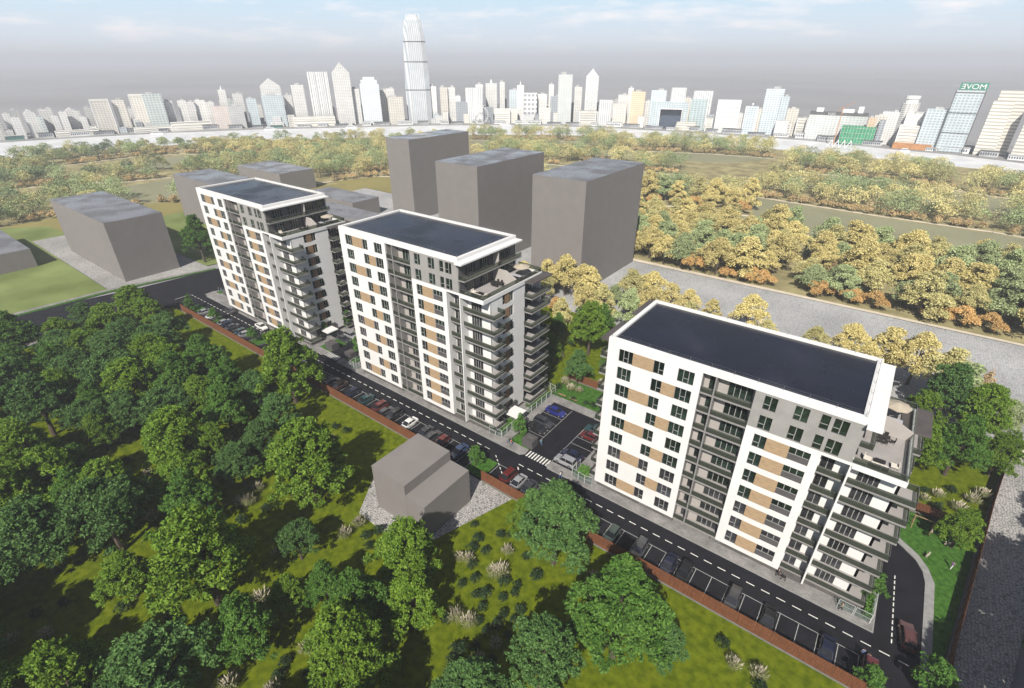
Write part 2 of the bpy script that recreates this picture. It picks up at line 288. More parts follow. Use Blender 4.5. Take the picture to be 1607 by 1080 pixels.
sheet('main_road', [(-230, -60), (-200, -60), (-189.5, 10), (-187.5, 30), (-181.5, 55.2), (-182, 66), (-179, 76), (-180, 130), (-197, 130), (-205.4, 81), (-208.2, 55.6), (-216.4, 18.4)], 0.006, G['asphalt'])
sheet('lawn', [(-196, -60), (60, -60), (60, 60), (20.9, 60), (20.9, 55.1), (-181, 55.1), (-187.6, 29), (-190, 6)], 0.0, G['grass'])
sheet('back_lawn', [(-179, 88), (-119, 88), (-119, 131), (-205, 131), (-200, 100)], 0.0, G['grass'])
sheet('back_lawn', [(-119, 88), (-52.1, 88), (-52.1, 96), (24, 96), (22.4, 86), (28, 100), (34, 131), (-119, 131)], 0.0, G['grass'])
sheet('bright_lawn', [(-54.4, 88.0), (-34, 88.0), (-34, 96), (-54.4, 96)], 0.05, G['lawn'])
sheet('street', [(-186, 55.2), (22.0, 55.2), (22.0, 60), (20.0, 62.5), (20.0, 79.7), (19.6, 82), (18.6, 84), (16.2, 86.2), (12, 88), (-36, 89), (-36, 88), (13, 84), (14.5, 80), (14.5, 65.6), (-182, 65.6)], 0.012, G['asphalt'])
sheet('parking_lot', [(-52, 65.6), (-36.3, 65.6), (-36.3, 85.5), (-52, 85.5)], 0.012, G['asphalt'])
sheet('parking_lot', [(-119.8, 65.6), (-104.2, 65.6), (-104.2, 90), (-119.8, 90)], 0.012, G['asphalt'])
sheet('cottage_apron', [(-66.5, 43.2), (-61.5, 35.8), (-54.5, 35.6), (-46.6, 39.6), (-41.6, 55), (-52.5, 55.05), (-57, 52.5), (-62, 49)], 0.012, G['cobble'])
sheet('side_track', [(22.1, 56), (23.0, 67), (26.9, 92.6), (28.6, 104), (31.6, 121), (34, 131), (42, 131), (39, 118), (31.8, 80.5), (29.5, 67.8), (26.5, 50), (22, 50)], 0.012, G['cobble'])
sheet('garden', [(21.2, 62), (21.2, 80.4), (20.3, 83.2), (18.9, 85.4), (16.2, 87.6), (16.2, 95.8), (26.8, 95.8), (22.6, 67), (22.0, 60)], 0.03, G['lawn'])
sheet('sandy_corner', [(31.3, 129.4), (36.5, 128.6), (36.5, 130.2), (31.5, 131.2)], 0.03, G['sand'])
# pavements (raised kerb height)
def pave(x0, x1, y0, y1): b.box(x0, x1, y0, y1, -0.1, 0.12, 0)
b = MB(); K = MB()
for x0, x1, y0, y1 in [(-179.5, -119.8, 65.75, 88), (-104.2, -54.6, 65.75, 88), (-36.1, 14.3, 65.75, 87.6), (-54.6, -52.15, 68.0, 88), (-52.15, -36.1, 85.6, 88)]: pave(x0, x1, y0, y1)
b.prism([(-54.6, 65.75), (-47.6, 65.75), (-46.9, 66.4), (-47.0, 68.0), (-54.6, 68.0)], -0.1, 0.12)
b.prism([(-41.7, 66.3), (-41.0, 65.75), (-36.1, 65.75), (-36.1, 67.9), (-41.2, 67.9)], -0.1, 0.12)
b.prism([(-119.8, 65.75), (-115.4, 65.75), (-114.7, 66.4), (-114.9, 68.0), (-119.8, 68.0)], -0.1, 0.12)
b.prism([(-109.3, 66.4), (-108.7, 65.75), (-104.2, 65.75), (-104.2, 68.0), (-109.2, 68.0)], -0.1, 0.12)
b.prism([(-183.5, 66.2), (-179.5, 65.75), (-179.5, 78), (-181, 76), (-184, 69)], -0.1, 0.12)
b.prism([(-221, -60), (-218.5, -60), (-214.0, 46.5), (-206.5, 81), (-207.9, 81), (-215.6, 47)], -0.1, 0.10)
b.prism([(-189.2, 4), (-187.4, 4), (-185, 30), (-187.0, 30)], -0.1, 0.10)
b.build('pavement', 'paver', kind='structure')
for x0, x1 in [(-179.5, -115.4), (-108.7, -47.6), (-41.0, 14.45)]: K.box(x0, x1, 65.6, 65.75, -0.1, 0.14)
K.box(14.3, 14.45, 65.75, 80, -0.1, 0.14)
oc = [(20.0, 60), (20.0, 79.7), (19.6, 82), (18.6, 84), (16.2, 86.2), (12, 88)]
oo = [(21.2, 60), (21.2, 80.4), (20.3, 83.2), (18.9, 85.4), (16.2, 87.6), (12, 89.4)]
for i in range(5): K.prism([oc[i], oo[i], oo[i + 1], oc[i + 1]], -0.1, 0.13)
K.build('kerb', 'kerb', kind='structure')
b = MB(); b.prism([(-218.0, -60), (-216.6, -60), (-212.4, 46.5), (-205.4, 81), (-206.4, 81), (-213.9, 46.5)], -0.1, 0.07); b.prism([(-187.3, 4), (-186, 4), (-183.6, 30), (-184.9, 30)], -0.1, .07)
b.prism([(-182.5, 69.5), (-179.6, 69.5), (-179.6, 80), (-181, 79)], 0.1, .16)
b.box(-119.7, -115, 68.1, 84, -.1, .17); b.box(-108.9, -104.3, 68.1, 70.6, -.1, .17); b.box(-51.9, -47.0, 68.05, 70.8, -.1, .17)
b.box(-53.9, -49.6, 55.6, 60.9, -.1, .13); b.box(-138.8, -134.5, 55.6, 60.9, -.1, .13); b.box(-160.5, -157, 55.6, 60.9, -.1, .13); b.box(-176.5, -171.5, 55.6, 60.9, -.1, .13)
b.build('grass_verge', 'lawn', kind='structure')
# road markings
b = MB(); Z = 0.017
def mark(x0, x1, y0, y1): b.poly([(x0, y0, Z), (x1, y0, Z), (x1, y1, Z), (x0, y1, Z)])
x = -187.0
while x < 21:
    if not (-54.5 < x < -47.2): mark(x, x + 1.25, 63.2, 63.36)
    x += 2.2
for i in range(5): b.poly([(-51.6 + i * .95, 62.5 - i * .75, Z), (-51.05 + i * .95, 62.07 - i * .75, Z), (-50.95 + i * .95, 62.2 - i * .75, Z), (-51.5 + i * .95, 62.63 - i * .75, Z)])
for i in range(12):
    t = i / 12; b.poly([(16.6 - .5 * t, 65.5 + t * 13.5, Z), (16.75 - .5 * t, 65.5 + t * 13.5, Z), (16.73 - .5 * t, 66.2 + t * 13.5, Z), (16.58 - .5 * t, 66.2 + t * 13.5, Z)])
for xa in (-46.6, -114.9):
    for i in range(8): mark(xa + i * .68, xa + i * .68 + .32, 66.1, 68.0)
LB = MB()
def lmark(x0, x1, y0, y1): LB.poly([(x0, y0, Z), (x1, y0, Z), (x1, y1, Z), (x0, y1, Z)])
STRIPS = [(-171.2, -160.8), (-156.7, -139), (-134.2, -54.2), (-49.2, 13.3)]
SLOTS = []
for s0, s1 in STRIPS:
    lmark(s0, s1, 60.85, 60.95)
    k = math.ceil((s0 - .8) / 2.5)
    while .8 + 2.5 * k <= s1:
        xx = .8 + 2.5 * k; lmark(xx - .05, xx + .05, 55.9, 60.85); SLOTS.append(xx + 1.25); k += 1
for y in (70.75, 73.25, 75.75, 78.25, 80.75, 83.2): lmark(-52, -46.95, y - .05, y + .05)
lmark(-46.95, -46.85, 69.5, 85)
for y in (67.95, 70.4, 72.9, 75.3, 77.7, 80.1, 82.5): lmark(-41.3, -36.3, y - .05, y + .05)
lmark(-41.4, -41.3, 67.9, 82.5)
for y in (70.6, 73.1, 75.6, 78.1, 80.6): lmark(-119.7, -114.8, y - .05, y + .05)
mark(-187.5, -187.35, 58, 63)
b.build('road_markings', 'paint', kind='structure'); LB.build('bay_markings', 'line', kind='structure')
# meadow strips and sandy paths in the wood
MEAD = [[(-64, 264), (45, 255), (75, 262), (75, 318), (38, 323), (-8, 324), (-76, 332), (-60, 290)], [(-92, 388), (30, 372), (70, 380), (60, 408), (24, 424), (-24, 434), (-80, 431)],
        [(-172, 335), (-92, 350), (-128, 368), (-163, 366), (-222, 377), (-210, 345)], [(-240, 405), (-120, 440), (-95, 484), (-145, 476), (-203, 454), (-249, 424)],
        [(-118, 250), (-70, 256), (-60, 286), (-86, 282), (-122, 276)], [(-330, 385), (-255, 425), (-248, 485), (-281, 472), (-338, 441), (-371, 415)], [(-500, 120), (-455, 140), (-440, 200), (-505, 195)],
        [(-310, 310), (-215, 318), (-208, 352), (-235, 349), (-303, 342)], [(-400, 95), (-345, 110), (-335, 170), (-350, 205), (-405, 150)], [(24, 226), (80, 225), (80, 245), (43, 246), (24, 249)]]
for q in MEAD: sheet('meadow', q, -0.06, G['meadow'])
BELTS = dict(b1=([(-90, 190), (-52, 189.5), (-22, 191), (8, 191.5), (24, 192), (48, 192)], 62, 7.8), b2=([(-121, 280), (-86, 285), (-56, 289)], 34, 8), b2b=([(-76, 336), (-8, 329), (38, 328), (70, 322)], 42, 8), b2c=([(24, 252), (43, 249), (75, 244)], 14, 8),
             b3=([(-78, 434), (-24, 437), (24, 428), (75, 412)], 50, 8.4), b3b=([(-221, 381), (-163, 370), (-129, 372)], 26, 8.8), b4=([(-249, 427), (-203, 457), (-145, 479), (-95, 487)], 36, 8.8), b5=([(-371, 419), (-338, 445), (-281, 476), (-246, 491)], 26, 8.8),
             b6=([(-303, 346), (-235, 352), (-208, 355)], 50, 8.8), bM=([(-300, 240), (-250, 266), (-195, 244), (-100, 200)], 46, 8.6), bL1=([(-344, 24), (-347, 68), (-338, 108), (-329, 123), (-312, 205), (-300, 238)], 52, 8.6),
             bL2=([(-449, 30), (-449, 67), (-446, 107), (-421, 119), (-411, 151), (-341, 222), (-294, 270)], 58, 8.8), bL3=([(-524, 40), (-524, 100), (-529, 165), (-516, 200), (-435, 245), (-364, 318)], 36, 8.8), bL4=([(-562, 60), (-565, 158), (-532, 222), (-487, 290), (-424, 366), (-392, 400)], 12, 9))
pb = MB()
for k, (pl, dep, sp) in BELTS.items():
    if k == 'b1': continue
    for (xa, ya), (xb, yb) in zip(pl, pl[1:]):
        d = Vector((xb - xa, yb - ya)); n = Vector((-d.y, d.x)).normalized()
        if n.dot(Vector((xa, ya))) < 0: n = -n
        w = -2.6 * n
        pb.poly([(xa, ya, -.045), (xb, yb, -.045), (xb + w.x, yb + w.y, -.045), (xa + w.x, ya + w.y, -.045)])
pb.build('footpath', 'sand', kind='structure')

# ---------------------------------------------------------------- fences
def board_fence(name, pts, h, label, group=None):
    """vertical boards on rails between posts, on a low concrete base"""
    o = thing(name, label, 'fence', (pts[0][0], pts[0][1], 0), 0, group)
    ox, oy = pts[0]; bd, rl, cb = MB(), MB(), MB()
    def obx(B, p, d, n, l0, l1, t0, t1, z0, z1):
        q = [(p[0] + d[0] * a + n[0] * t - ox, p[1] + d[1] * a + n[1] * t - oy) for a, t in ((l0, t0), (l1, t0), (l1, t1), (l0, t1))]; B.prism(q, z0, z1)
    for (xa, ya), (xb, yb) in zip(pts, pts[1:]):
        L = math.hypot(xb - xa, yb - ya); d = ((xb - xa) / L, (yb - ya) / L); n = (-d[1], d[0]); s = 0.0
        while s < L - .1:
            obx(bd, (xa, ya), d, n, s, s + .135, -.02 + rnd.uniform(-.006, .006), .02, .28, h - rnd.uniform(0, .03)); s += .165
        for z in (.6, h * .55, h - .35): obx(rl, (xa, ya), d, n, 0, L, .02, .07, z, z + .09)
        s = 0
        while s <= L: obx(rl, (xa, ya), d, n, s, s + .1, .02, .12, .0, h - .05); s += 2.5
        obx(cb, (xa, ya), d, n, 0, L, -.09, .15, -.1, .26)
    bd.build('board', 'fence', o, kind='stuff'); rl.build('rail', 'fence', o); cb.build('base', 'concrete', o)
    return o
board_fence('board_fence', [(-175.5, 55.2), (-58.5, 55.2)], 2.7, 'long red brown board fence between the forest and the parked cars')
board_fence('board_fence', [(-49.2, 55.2), (21.4, 55.2)], 2.7, 'long red brown board fence beside the parking bays below the nearest white tower')
board_fence('board_fence', [(22.2, 57.2), (22.9, 67), (26.8, 92.6), (28.5, 104), (31.5, 121), (33.0, 129)], 2.7, 'red brown board fence running along the cobbled side track at the garden edge')
board_fence('board_fence', [(-55, 96.3), (-34.5, 96.3)], 2.4, 'short red brown board fence at the back of the bright lawn behind the car park')
board_fence('board_fence', [(14.0, 96.2), (24.0, 96.2)], 2.4, 'short red brown board fence closing the playground garden')
def glass_fence(pts, label, h=1.8):
    o = thing('glass_fence', label, 'fence', (pts[0][0], pts[0][1], 0.12)); ox, oy = pts[0]
    for (xa, ya), (xb, yb) in zip(pts, pts[1:]):
        L = math.hypot(xb - xa, yb - ya); n = max(1, round(L / 2.0))
        for i in range(n):
            g = MB(); f = MB(); p = [((xa + (xb - xa) * t / n) - ox, (ya + (yb - ya) * t / n) - oy) for t in (i + .04, i + .96)]
            g.quad((p[0][0], p[0][1], .1), (p[1][0], p[1][1], .1), (p[1][0], p[1][1], h), (p[0][0], p[0][1], h)); g.build('glass_panel', 'glassclear', o)
            f.bar((p[0][0], p[0][1], 0), (p[0][0], p[0][1], h + .05), .035, n=4); f.bar((p[0][0], p[0][1], h + .03), (p[1][0], p[1][1], h + .03), .03, n=4); f.bar((p[0][0], p[0][1], h * .5), (p[1][0], p[1][1], h * .5), .02, n=4); f.bar((p[1][0], p[1][1], 0), (p[1][0], p[1][1], h), .035, n=4)
            f.build('post', 'railw', o)
    return o
glass_fence([(-57.2, 67.4), (-53.9, 67.6), (-54.2, 77), (-54.0, 89), (-57.6, 89.6)], 'glass panel fence with pale posts beside the car park and the middle tower')
glass_fence([(-36.0, 70.2), (-36.0, 66.9), (-33.0, 66.6), (-31.5, 66.9)], 'glass panel fence round the front left corner of the nearest tower')
glass_fence([(9.6, 66.9), (13.9, 66.9), (14.1, 71.8)], 'glass panel fence round the planter at the front right corner of the nearest tower')
glass_fence([(-104, 70), (-104, 66.6), (-101, 66.4)], 'glass panel fence round the front left corner of the middle tower')
def hedge(x0, x1, y0, y1, h, label):
    b = MB(); r = random.Random(int(x0 * 7 + y0)); n = int((x1 - x0) * (y1 - y0) * 70 + 200)
    for _ in range(n):
        p = Vector((r.uniform(0, x1 - x0), r.uniform(0, y1 - y0), 0)); p.z = h * (r.random() ** .4)
        leafq(b, p, .16, r)
    return b.build('hedge', 'leafD', loc=(x0, y0, .1), label=label, cat='hedge')
def leafq(b, p, s, r, up=.6):
    n = Vector((r.gauss(0, 1), r.gauss(0, 1), r.gauss(0, 1) + up)).normalized(); u = n.orthogonal().normalized(); w = n.cross(u); a = r.uniform(0, 6.28)
    e = (u * math.cos(a) + w * math.sin(a)) * s; f = n.cross(e) * .7
    b.quad(tuple(p - e - f), tuple(p + e - f * .3), tuple(p + e * .8 + f), tuple(p - e * .3 + f))
hedge(-56.4, -54.4, 68.6, 73.6, .9, 'clipped bright green hedge in front of the white entrance canopy of the middle tower')
hedge(-56.4, -54.4, 79.6, 87.5, .9, 'clipped bright green hedge behind the white entrance canopy of the middle tower')
hedge(12.9, 13.9, 67.3, 71.5, 1.0, 'small green hedge in the glass walled planter at the nearest tower')
hedge(-35.6, -33.0, 67.3, 70.2, .9, 'small green hedge beside the car park end of the nearest tower')
# ---------------------------------------------------------------- plain block buildings
def block(name, x0, x1, y0, y1, h, label, cat='building'):
    o = thing(name, label, cat, ((x0 + x1) / 2, (y0 + y1) / 2, 0)); a, c = (x1 - x0) / 2, (y1 - y0) / 2
    w = MB(); p = [(-a, -c), (a, -c), (a, c), (-a, c)]; w.prism(p, -.2, h, cap=False); w.build('wall', 'taupe', o)
    r = MB(); r.box(-a + .02, a - .02, -c + .02, c - .02, h - .3, h + .0); r.build('roof', 'taupe_roof', o); return o
block('block_building', -100.4, -80, 144, 186.4, 38.1, 'tall plain grey block standing right behind the middle white tower')
block('block_building', -144.2, -123.6, 142.8, 185.3, 38.1, 'tall plain grey block in the middle of the three, behind the left and middle towers')
block('block_building', -211.0, -194.8, 176.3, 219, 38.1, 'tall plain grey block farthest from the car park, tallest against the waterfront')
block('block_building', -276.8, -218.4, 54.3, 73, 21.7, 'long low grey block on the cobbled apron beyond the wide dark road')
block('block_building', -294.3, -243, 108.4, 127, 21.5, 'long grey block half hidden behind the farthest white tower')
block('block_building', -349.8, -301, 168, 191.2, 11.8, 'low grey block beside the wood behind the roof of the farthest white tower')
block('block_building', -262, -220, 158, 174.8, 8.4, 'flat grey block on the pale cobbles between the farthest tower and the tall blocks')
block('block_building', -232, -192.6, 139.7, 154, 8.0, 'flat grey block closest behind the gap between the farthest and middle towers')
block('block_building', -312, -264.5, 10, 39.9, 7.2, 'small grey block on the pale green field at the left edge')
o = thing('stepped_house', 'small grey stepped house with two roof levels on a cobbled apron by the fence', 'house', (-54, 44.6, 0))
w = MB(); w.prism([(-6.2, -5.5), (2.05, -5.5), (2.05, 5.5), (-6.2, 5.5)], -.2, 9.5); w.build('wall', 'taupe', o)
w = MB(); w.prism([(2.06, -5.48), (6.5, -5.48), (6.5, 5.48), (2.06, 5.48)], -.2, 7.4); w.build('lower_wing', 'taupe', o)
# ---------------------------------------------------------------- white apartment towers
MC = {}
def cached(key, fn):
    if key not in MC: MC[key] = fn()
    return MC[key]
def wall_mesh(name, x0, x1, z0, z1, openings, th, m):
    """wall in the xz plane (front face y=0, back y=th) with rectangular holes and their reveals"""
    xs = sorted({x0, x1} | {v for o in openings for v in o[:2]}); zs = sorted({z0, z1} | {v for o in openings for v in o[2:]})
    def solid(i, j):
        if i < 0 or j < 0 or i >= len(xs) - 1 or j >= len(zs) - 1: return False
        cx, cz = (xs[i] + xs[i + 1]) / 2, (zs[j] + zs[j + 1]) / 2
        return not any(o[0] < cx < o[1] and o[2] < cz < o[3] for o in openings)
    b = MB()
    for i in range(len(xs) - 1):
        for j in range(len(zs) - 1):
            if not solid(i, j): continue
            a, c, d, e = xs[i], xs[i + 1], zs[j], zs[j + 1]
            b.quad((a, 0, d), (c, 0, d), (c, 0, e), (a, 0, e)); b.quad((c, th, d), (a, th, d), (a, th, e), (c, th, e))
            if not solid(i - 1, j): b.quad((a, th, d), (a, 0, d), (a, 0, e), (a, th, e))
            if not solid(i + 1, j): b.quad((c, 0, d), (c, th, d), (c, th, e), (c, 0, e))
            if not solid(i, j - 1): b.quad((a, th, d), (c, th, d), (c, 0, d), (a, 0, d))
            if not solid(i, j + 1): b.quad((a, 0, e), (c, 0, e), (c, th, e), (a, th, e))
    return b.mesh(name, m)
def win_meshes(w, h, n, tr, grey=False):
    """window of n lights; tr = lights with a transom. origin lower left, front y=0"""
    def f():
        b = MB(); t = .055
        b.box(0, w, 0, .09, 0, t); b.box(0, w, 0, .09, h - t, h); b.box(0, t, 0, .09, t, h - t); b.box(w - t, w, 0, .09, t, h - t)
        for i in range(1, n):
            x = w * i / n; b.box(x - .045, x + .045, -.02, .09, t, h - t, 1)
        for i in range(n):
            if i in tr: b.box(w * i / n + .05, w * (i + 1) / n - .05, -.015, .08, h * .32, h * .32 + .07, 1)
        b.box(-.03, w + .03, -.06, .0, -.05, 0, 1)
        return b.mesh('window', ['frame', 'mullion'])
    def g():
        b = MB(); b.quad((.03, .05, .03), (w - .03, .05, .03), (w - .03, .05, h - .03), (.03, .05, h - .03)); return b.mesh('pane', 'panegrey' if grey else 'pane')
    return cached(('w', w, h, n, tr, grey), f), cached(('p', w, h, grey), g)
def window(par, x, y, z, w, h, n=2, tr=(0,), rz=0, grey=False):
    fm, pm = win_meshes(round(w, 2), round(h, 2), n, tuple(tr), grey); o = ob('window', fm, par, (x, y, z), rz); ob('pane', pm, o); return o
def slats(par, x, y, z, w, h, m='wood', rz=0, name='slat_panel'):
    def f():
        b = MB(); b.box(0, w, .03, .06, 0, h); k = 0
        while k * .15 < h - .1: b.box(.0, w, 0, .03, .02 + k * .15, .12 + k * .15); k += 1
        return b.mesh(name, m)
    return ob(name, cached(('s', round(w, 2), round(h, 2), m), f), par, (x, y, z), rz)
def railing(par, pts, z, h=1.0, m='glassrail', name='glass_panel'):
    for (xa, ya), (xb, yb) in zip(pts, pts[1:]):
        dx, dy = xb - xa, yb - ya
        def f():
            b = MB(); b.quad((0, 0, .04), (dx, dy, .04), (dx, dy, h), (0, 0, h)); return b.mesh(name, m)
        def g():
            b = MB(); L = math.hypot(dx, dy); n = max(1, round(L / 1.6)); b.bar((0, 0, h), (dx, dy, h), .03, n=4)
            for i in range(n + 1): b.bar((dx * i / n, dy * i / n, 0), (dx * i / n, dy * i / n, h), .018, n=3)
            return b.mesh('handrail', 'rail')
        k = (round(dx, 2), round(dy, 2), h, m)
        ob(name, cached(('rg',) + k, f), par, (xa, ya, z)); ob('handrail', cached(('rh',) + k, g), par, (xa, ya, z))
def slab(par, pts, z0, z1, name='balcony'):
    def f():
        b = MB(); b.prism(pts, z0 - z1, 0, 0, 1); return b.mesh(name, ['slab', 'slabtop'])
    return ob(name, cached(('sl', tuple(pts), z1 - z0), f), par, (0, 0, z1))
def tower(n, loc, label, short):
    T = thing('apartment_tower', label, 'apartment tower', loc, 0, 'white apartment towers along the street')
    fl = lambda k: 1.3 + 3.3 * k
    H = fl(n) + 1.0; W1 = 15.4; tk = .35; nt = n - 2; ZT = fl(nt)
    P = lambda name, b, m, y=0: b.build(name, m, T)
    # left white wall
    op = []
    for k in range(n):
        for a, c in ((2.0, 4.4), (7.9, 9.6), (11.8, 14.3)): op.append((a, c, fl(k) + .55, fl(k) + 2.8))
    ob('wall', wall_mesh('wall', 0, W1, 1.1, fl(n) - .003, op, tk, 'white'), T)
    for k in range(n):
        lo = fl(k) + .55; g = k < n - 6
        window(T, 2.0, .16, lo, 2.4, 2.25, 3, (1,), grey=g); window(T, 7.9, .16, lo, 1.7, 2.25, 2, (1,), grey=g); window(T, 11.8, .16, lo, 2.5, 2.25, 3, (1,), grey=g)
        if (n - 1 - k) % 2 == 0: slats(T, 4.4, -.035, lo, 3.5, 2.25)
        else: slats(T, 9.6, -.035, lo, 2.2, 2.25)
    # parapet band round the roof
    b = MB(); b.box(0, 36, 0, .7, fl(n), H); b.box(0, .7, .7, 17.8, fl(n), H); b.box(35.3, 36, .7, 17.8, fl(n), H); b.box(0, 36, 17.8, 18.5, fl(n), H); b.build('parapet', 'white', T)
    b = MB(); b.box(.7, 35.3, .7, 17.8, fl(n) - .2, H - .35); b.build('roof', 'roof', T)
    b = MB(); b.box(36.003, 37.7, -.9, 18.5, H - .95, H - .65); b.build('roof_overhang', 'white', T)
    b = MB(); x = .35
    while x < 36: b.bar((x, .35, H), (x, .35, H + .75), .025, n=3); b.bar((x, 18.1, H), (x, 18.1, H + .75), .025, n=3); x += 3.2
    for z in (.4, .75): b.bar((.35, .35, H + z), (35.7, .35, H + z), .012, n=3); b.bar((35.7, .35, H + z), (35.7, 18.1, H + z), .012, n=3); b.bar((.35, 18.1, H + z), (35.7, 18.1, H + z), .012, n=3)
    y = .35
    while y < 18: b.bar((35.7, y, H), (35.7, y, H + .75), .025, n=3); y += 3.2
    b.build('roof_rail', 'rail', T)
    # side and back walls
    b = MB(); b.box(0, .35, .352, 18.497, 1.1, fl(n) - .003); b.box(.353, 36, 18.15, 18.5, 1.1, fl(n) - .003); b.build('side_wall', 'white', T)
    # loggias
    b = MB(); b.box(W1 + .003, 22.8, 1.7, 1.95, 0, fl(n)); b.build('loggia_wall', 'loggia', T)
    b = MB(); b.box(W1 - .0, W1 + .003, .35, 1.7, 1.1, fl(n)); b.box(17.3, 17.5, .03, 1.7, fl(0), fl(n) - .02); b.build('divider', 'slab', T)
    for k in range(n):
        s = slab(T, [(W1 + .01, .06), (22.79, .06), (22.79, 1.69), (W1 + .01, 1.69)], fl(k) - .25, fl(k), 'loggia')
        railing(s, [(W1 + .05, .12), (17.28, .12)], 0); railing(s, [(17.52, .12), (22.75, .12)], 0)
        g = k < n - 6
        window(T, 16.2, 1.6, fl(k) + .1, .95, 2.2, 1, (), grey=g); window(T, 19.0, 1.6, fl(k) + .1, 3.3, 2.3, 4, (), grey=g)
    # upper grey wall over a white framed bay
    op = []
    for k in (nt, nt + 1):
        for a, c in ((24.1, 25.8), (28.0, 29.75), (31.15, 32.2), (32.65, 34.35)): op.append((a, c, fl(k) + .7, fl(k) + 2.95))
    ob('upper_wall', wall_mesh('upper_wall', 22.8, 36.0, ZT + .55, fl(n) - .003, op, tk, 'grey_render'), T, (0, .03, 0))
    for k in (nt, nt + 1):
        for a, c, q in ((24.1, 25.8, 2), (28.0, 29.75, 2), (31.15, 32.2, 1), (32.65, 34.35, 2)): window(T, a, .2, fl(k) + .7, c - a, 2.25, q, (q - 1 if q == 1 else 0,))
    op = []
    for k in range(nt): op += [(24.1, 25.8, fl(k) + .7, fl(k) + 2.95), (28.8, 31.5, fl(k) + .7, fl(k) + 2.95)]
    ob('wall', wall_mesh('wall', 22.8, 32.6, 1.1, ZT + .547, op, tk, 'white'), T)
    b = MB(); b.box(32.6, 36.15, 0, .6, ZT + .1, ZT + .547); b.build('cornice', 'white', T)
    for k in range(nt):
        g = k < n - 6
        window(T, 24.1, .16, fl(k) + .7, 1.7, 2.25, 2, (0,), grey=g); slats(T, 25.8, -.035, fl(k) + .7, 3.0, 2.25)
        window(T, 28.8, .16, fl(k) + 1.8, 2.7, 1.15, 3, (), grey=g)
        def f():
            b = MB(); b.box(0, 2.7, .1, .2, 0, 1.02)
            return b.mesh('spandrel', 'darkpanel')
        ob('spandrel', cached('spandrel', f), T, (28.8, 0, fl(k) + .7))
    # end bay: wall, fin and wrap-round balconies
    b = MB(); b.box(32.6, 42, 2.2, 2.5, 1.1, ZT - .3); b.build('bay_wall', 'white', T)
    b = MB(); b.box(32.25, 32.6, .353, 2.2, 1.1, ZT - .003); b.build('reveal', 'white', T)
    b = MB(); b.box(36.0, 36.22, 0, 2.2, .6, ZT + .1); b.build('fin', 'white', T)
    for k in range(nt):
        s = slab(T, [(32.62, .7), (35.98, .7), (35.98, 2.19), (32.62, 2.19)], fl(k) - .22, fl(k)); railing(s, [(32.66, .76), (35.96, .76)], 0)
        s = slab(T, [(36.24, .7), (44.1, .7), (44.1, 4.4), (42.01, 4.4), (42.01, 2.19), (36.24, 2.19)], fl(k) - .22, fl(k))
        railing(s, [(36.26, .76), (44.04, .76), (44.04, 4.34), (42.1, 4.34)], 0)
        window(T, 32.8, 2.1, fl(k) + .05, 1.6, 2.35, 2, (), grey=True); window(T, 37.3, 2.1, fl(k) + .05, 2.5, 2.35, 4, (), grey=True)
    # right side wall with window groups and rear balconies
    op = [(a, c, fl(k) + .75, fl(k) + 3.0) for k in range(nt) for a, c in ((6.05, 9.6),)]
    ob('end_wall', wall_mesh('end_wall', 2.2, 13.3, 1.1, ZT - .3, op, tk, 'white'), T, (42, 0, 0), R(90))
    for k in range(nt):
        window(T, 41.84, 6.05, fl(k) + .75, .75, 2.25, 1, (0,), R(90)); slats(T, 42.035, 6.8, fl(k) + .75, 1.5, 2.25, 'woodb', R(90)); window(T, 41.84, 8.3, fl(k) + .75, 1.3, 2.25, 2, (0,), R(90))
    b = MB(); b.box(40.2, 40.5, 13.3, 19.5, 1.1, ZT - .3); b.build('rear_bay_wall', 'white', T)
    b = MB(); b.box(36, 42, 19.15, 19.5, 1.1, ZT - .3); b.box(41.6, 42, 13.303, 13.6, 1.1, ZT - .3); b.build('rear_wall', 'white', T)
    for k in range(nt):
        s = slab(T, [(40.51, 13.61), (42, 13.61), (42, 13.3), (44.1, 13.3), (44.1, 20.5), (40.51, 20.5)], fl(k) - .22, fl(k)); railing(s, [(42.05, 13.36), (44.04, 13.36), (44.04, 20.44), (40.6, 20.44)], 0)
        window(T, 40.59, 14.6, fl(k) + .05, 3.4, 2.35, 4, (), R(90), grey=True)
    b = MB(); b.box(40.6, 44.3, 13.2, 20.6, ZT - .05, ZT + .25); b.build('canopy', 'canopy', T)
    # left side balconies
    for ya, yb in ((.7, 7.9), (12.4, 19.6)):
        for k in range(n):
            s = slab(T, [(-1.6, ya), (-.01, ya), (-.01, yb), (-1.6, yb)], fl(k) - .22, fl(k)); railing(s, [(-.05, ya + .06), (-1.54, ya + .06), (-1.54, yb - .06), (-.05, yb - .06)], 0)
            window(T, -.06, yb - 1.5, fl(k) + .05, 3.2, 2.35, 4, (), R(-90), grey=True)
        b = MB(); b.box(-1.75, -.01, ya - .1, yb + .1, fl(n) - .2, fl(n) + .1); b.build('canopy', 'canopy', T)
    # terrace
    b = MB(); b.box(36.003, 42, .003, 19.5, ZT - .3, ZT + .02, 0, 1); b.build('terrace', ['white', 'slabtop'], T)
    b = MB(); b.box(36.16, 42.2, 0, .3, ZT - .304, ZT + .547); b.box(41.9, 42.2, .3, 19.2, ZT - .304, ZT + .547); b.box(36.003, 42.2, 19.2, 19.52, ZT - .304, ZT + .547); b.build('terrace_parapet', 'white', T)
    s = MB(); s.box(36.1, 42.15, .1, .2, ZT + .547, ZT + .6); s = s.build('coping', 'rail', T); railing(s, [(36.1, .15), (42.05, .15), (42.05, 19.35), (36.1, 19.35)], ZT + .55, .95)
    b = MB(); q = [(36.01, ZT + .02), (42.0, ZT + .02), (42.0, ZT + 1.4), (39.4, ZT + 2.7), (36.01, ZT + 2.7)]
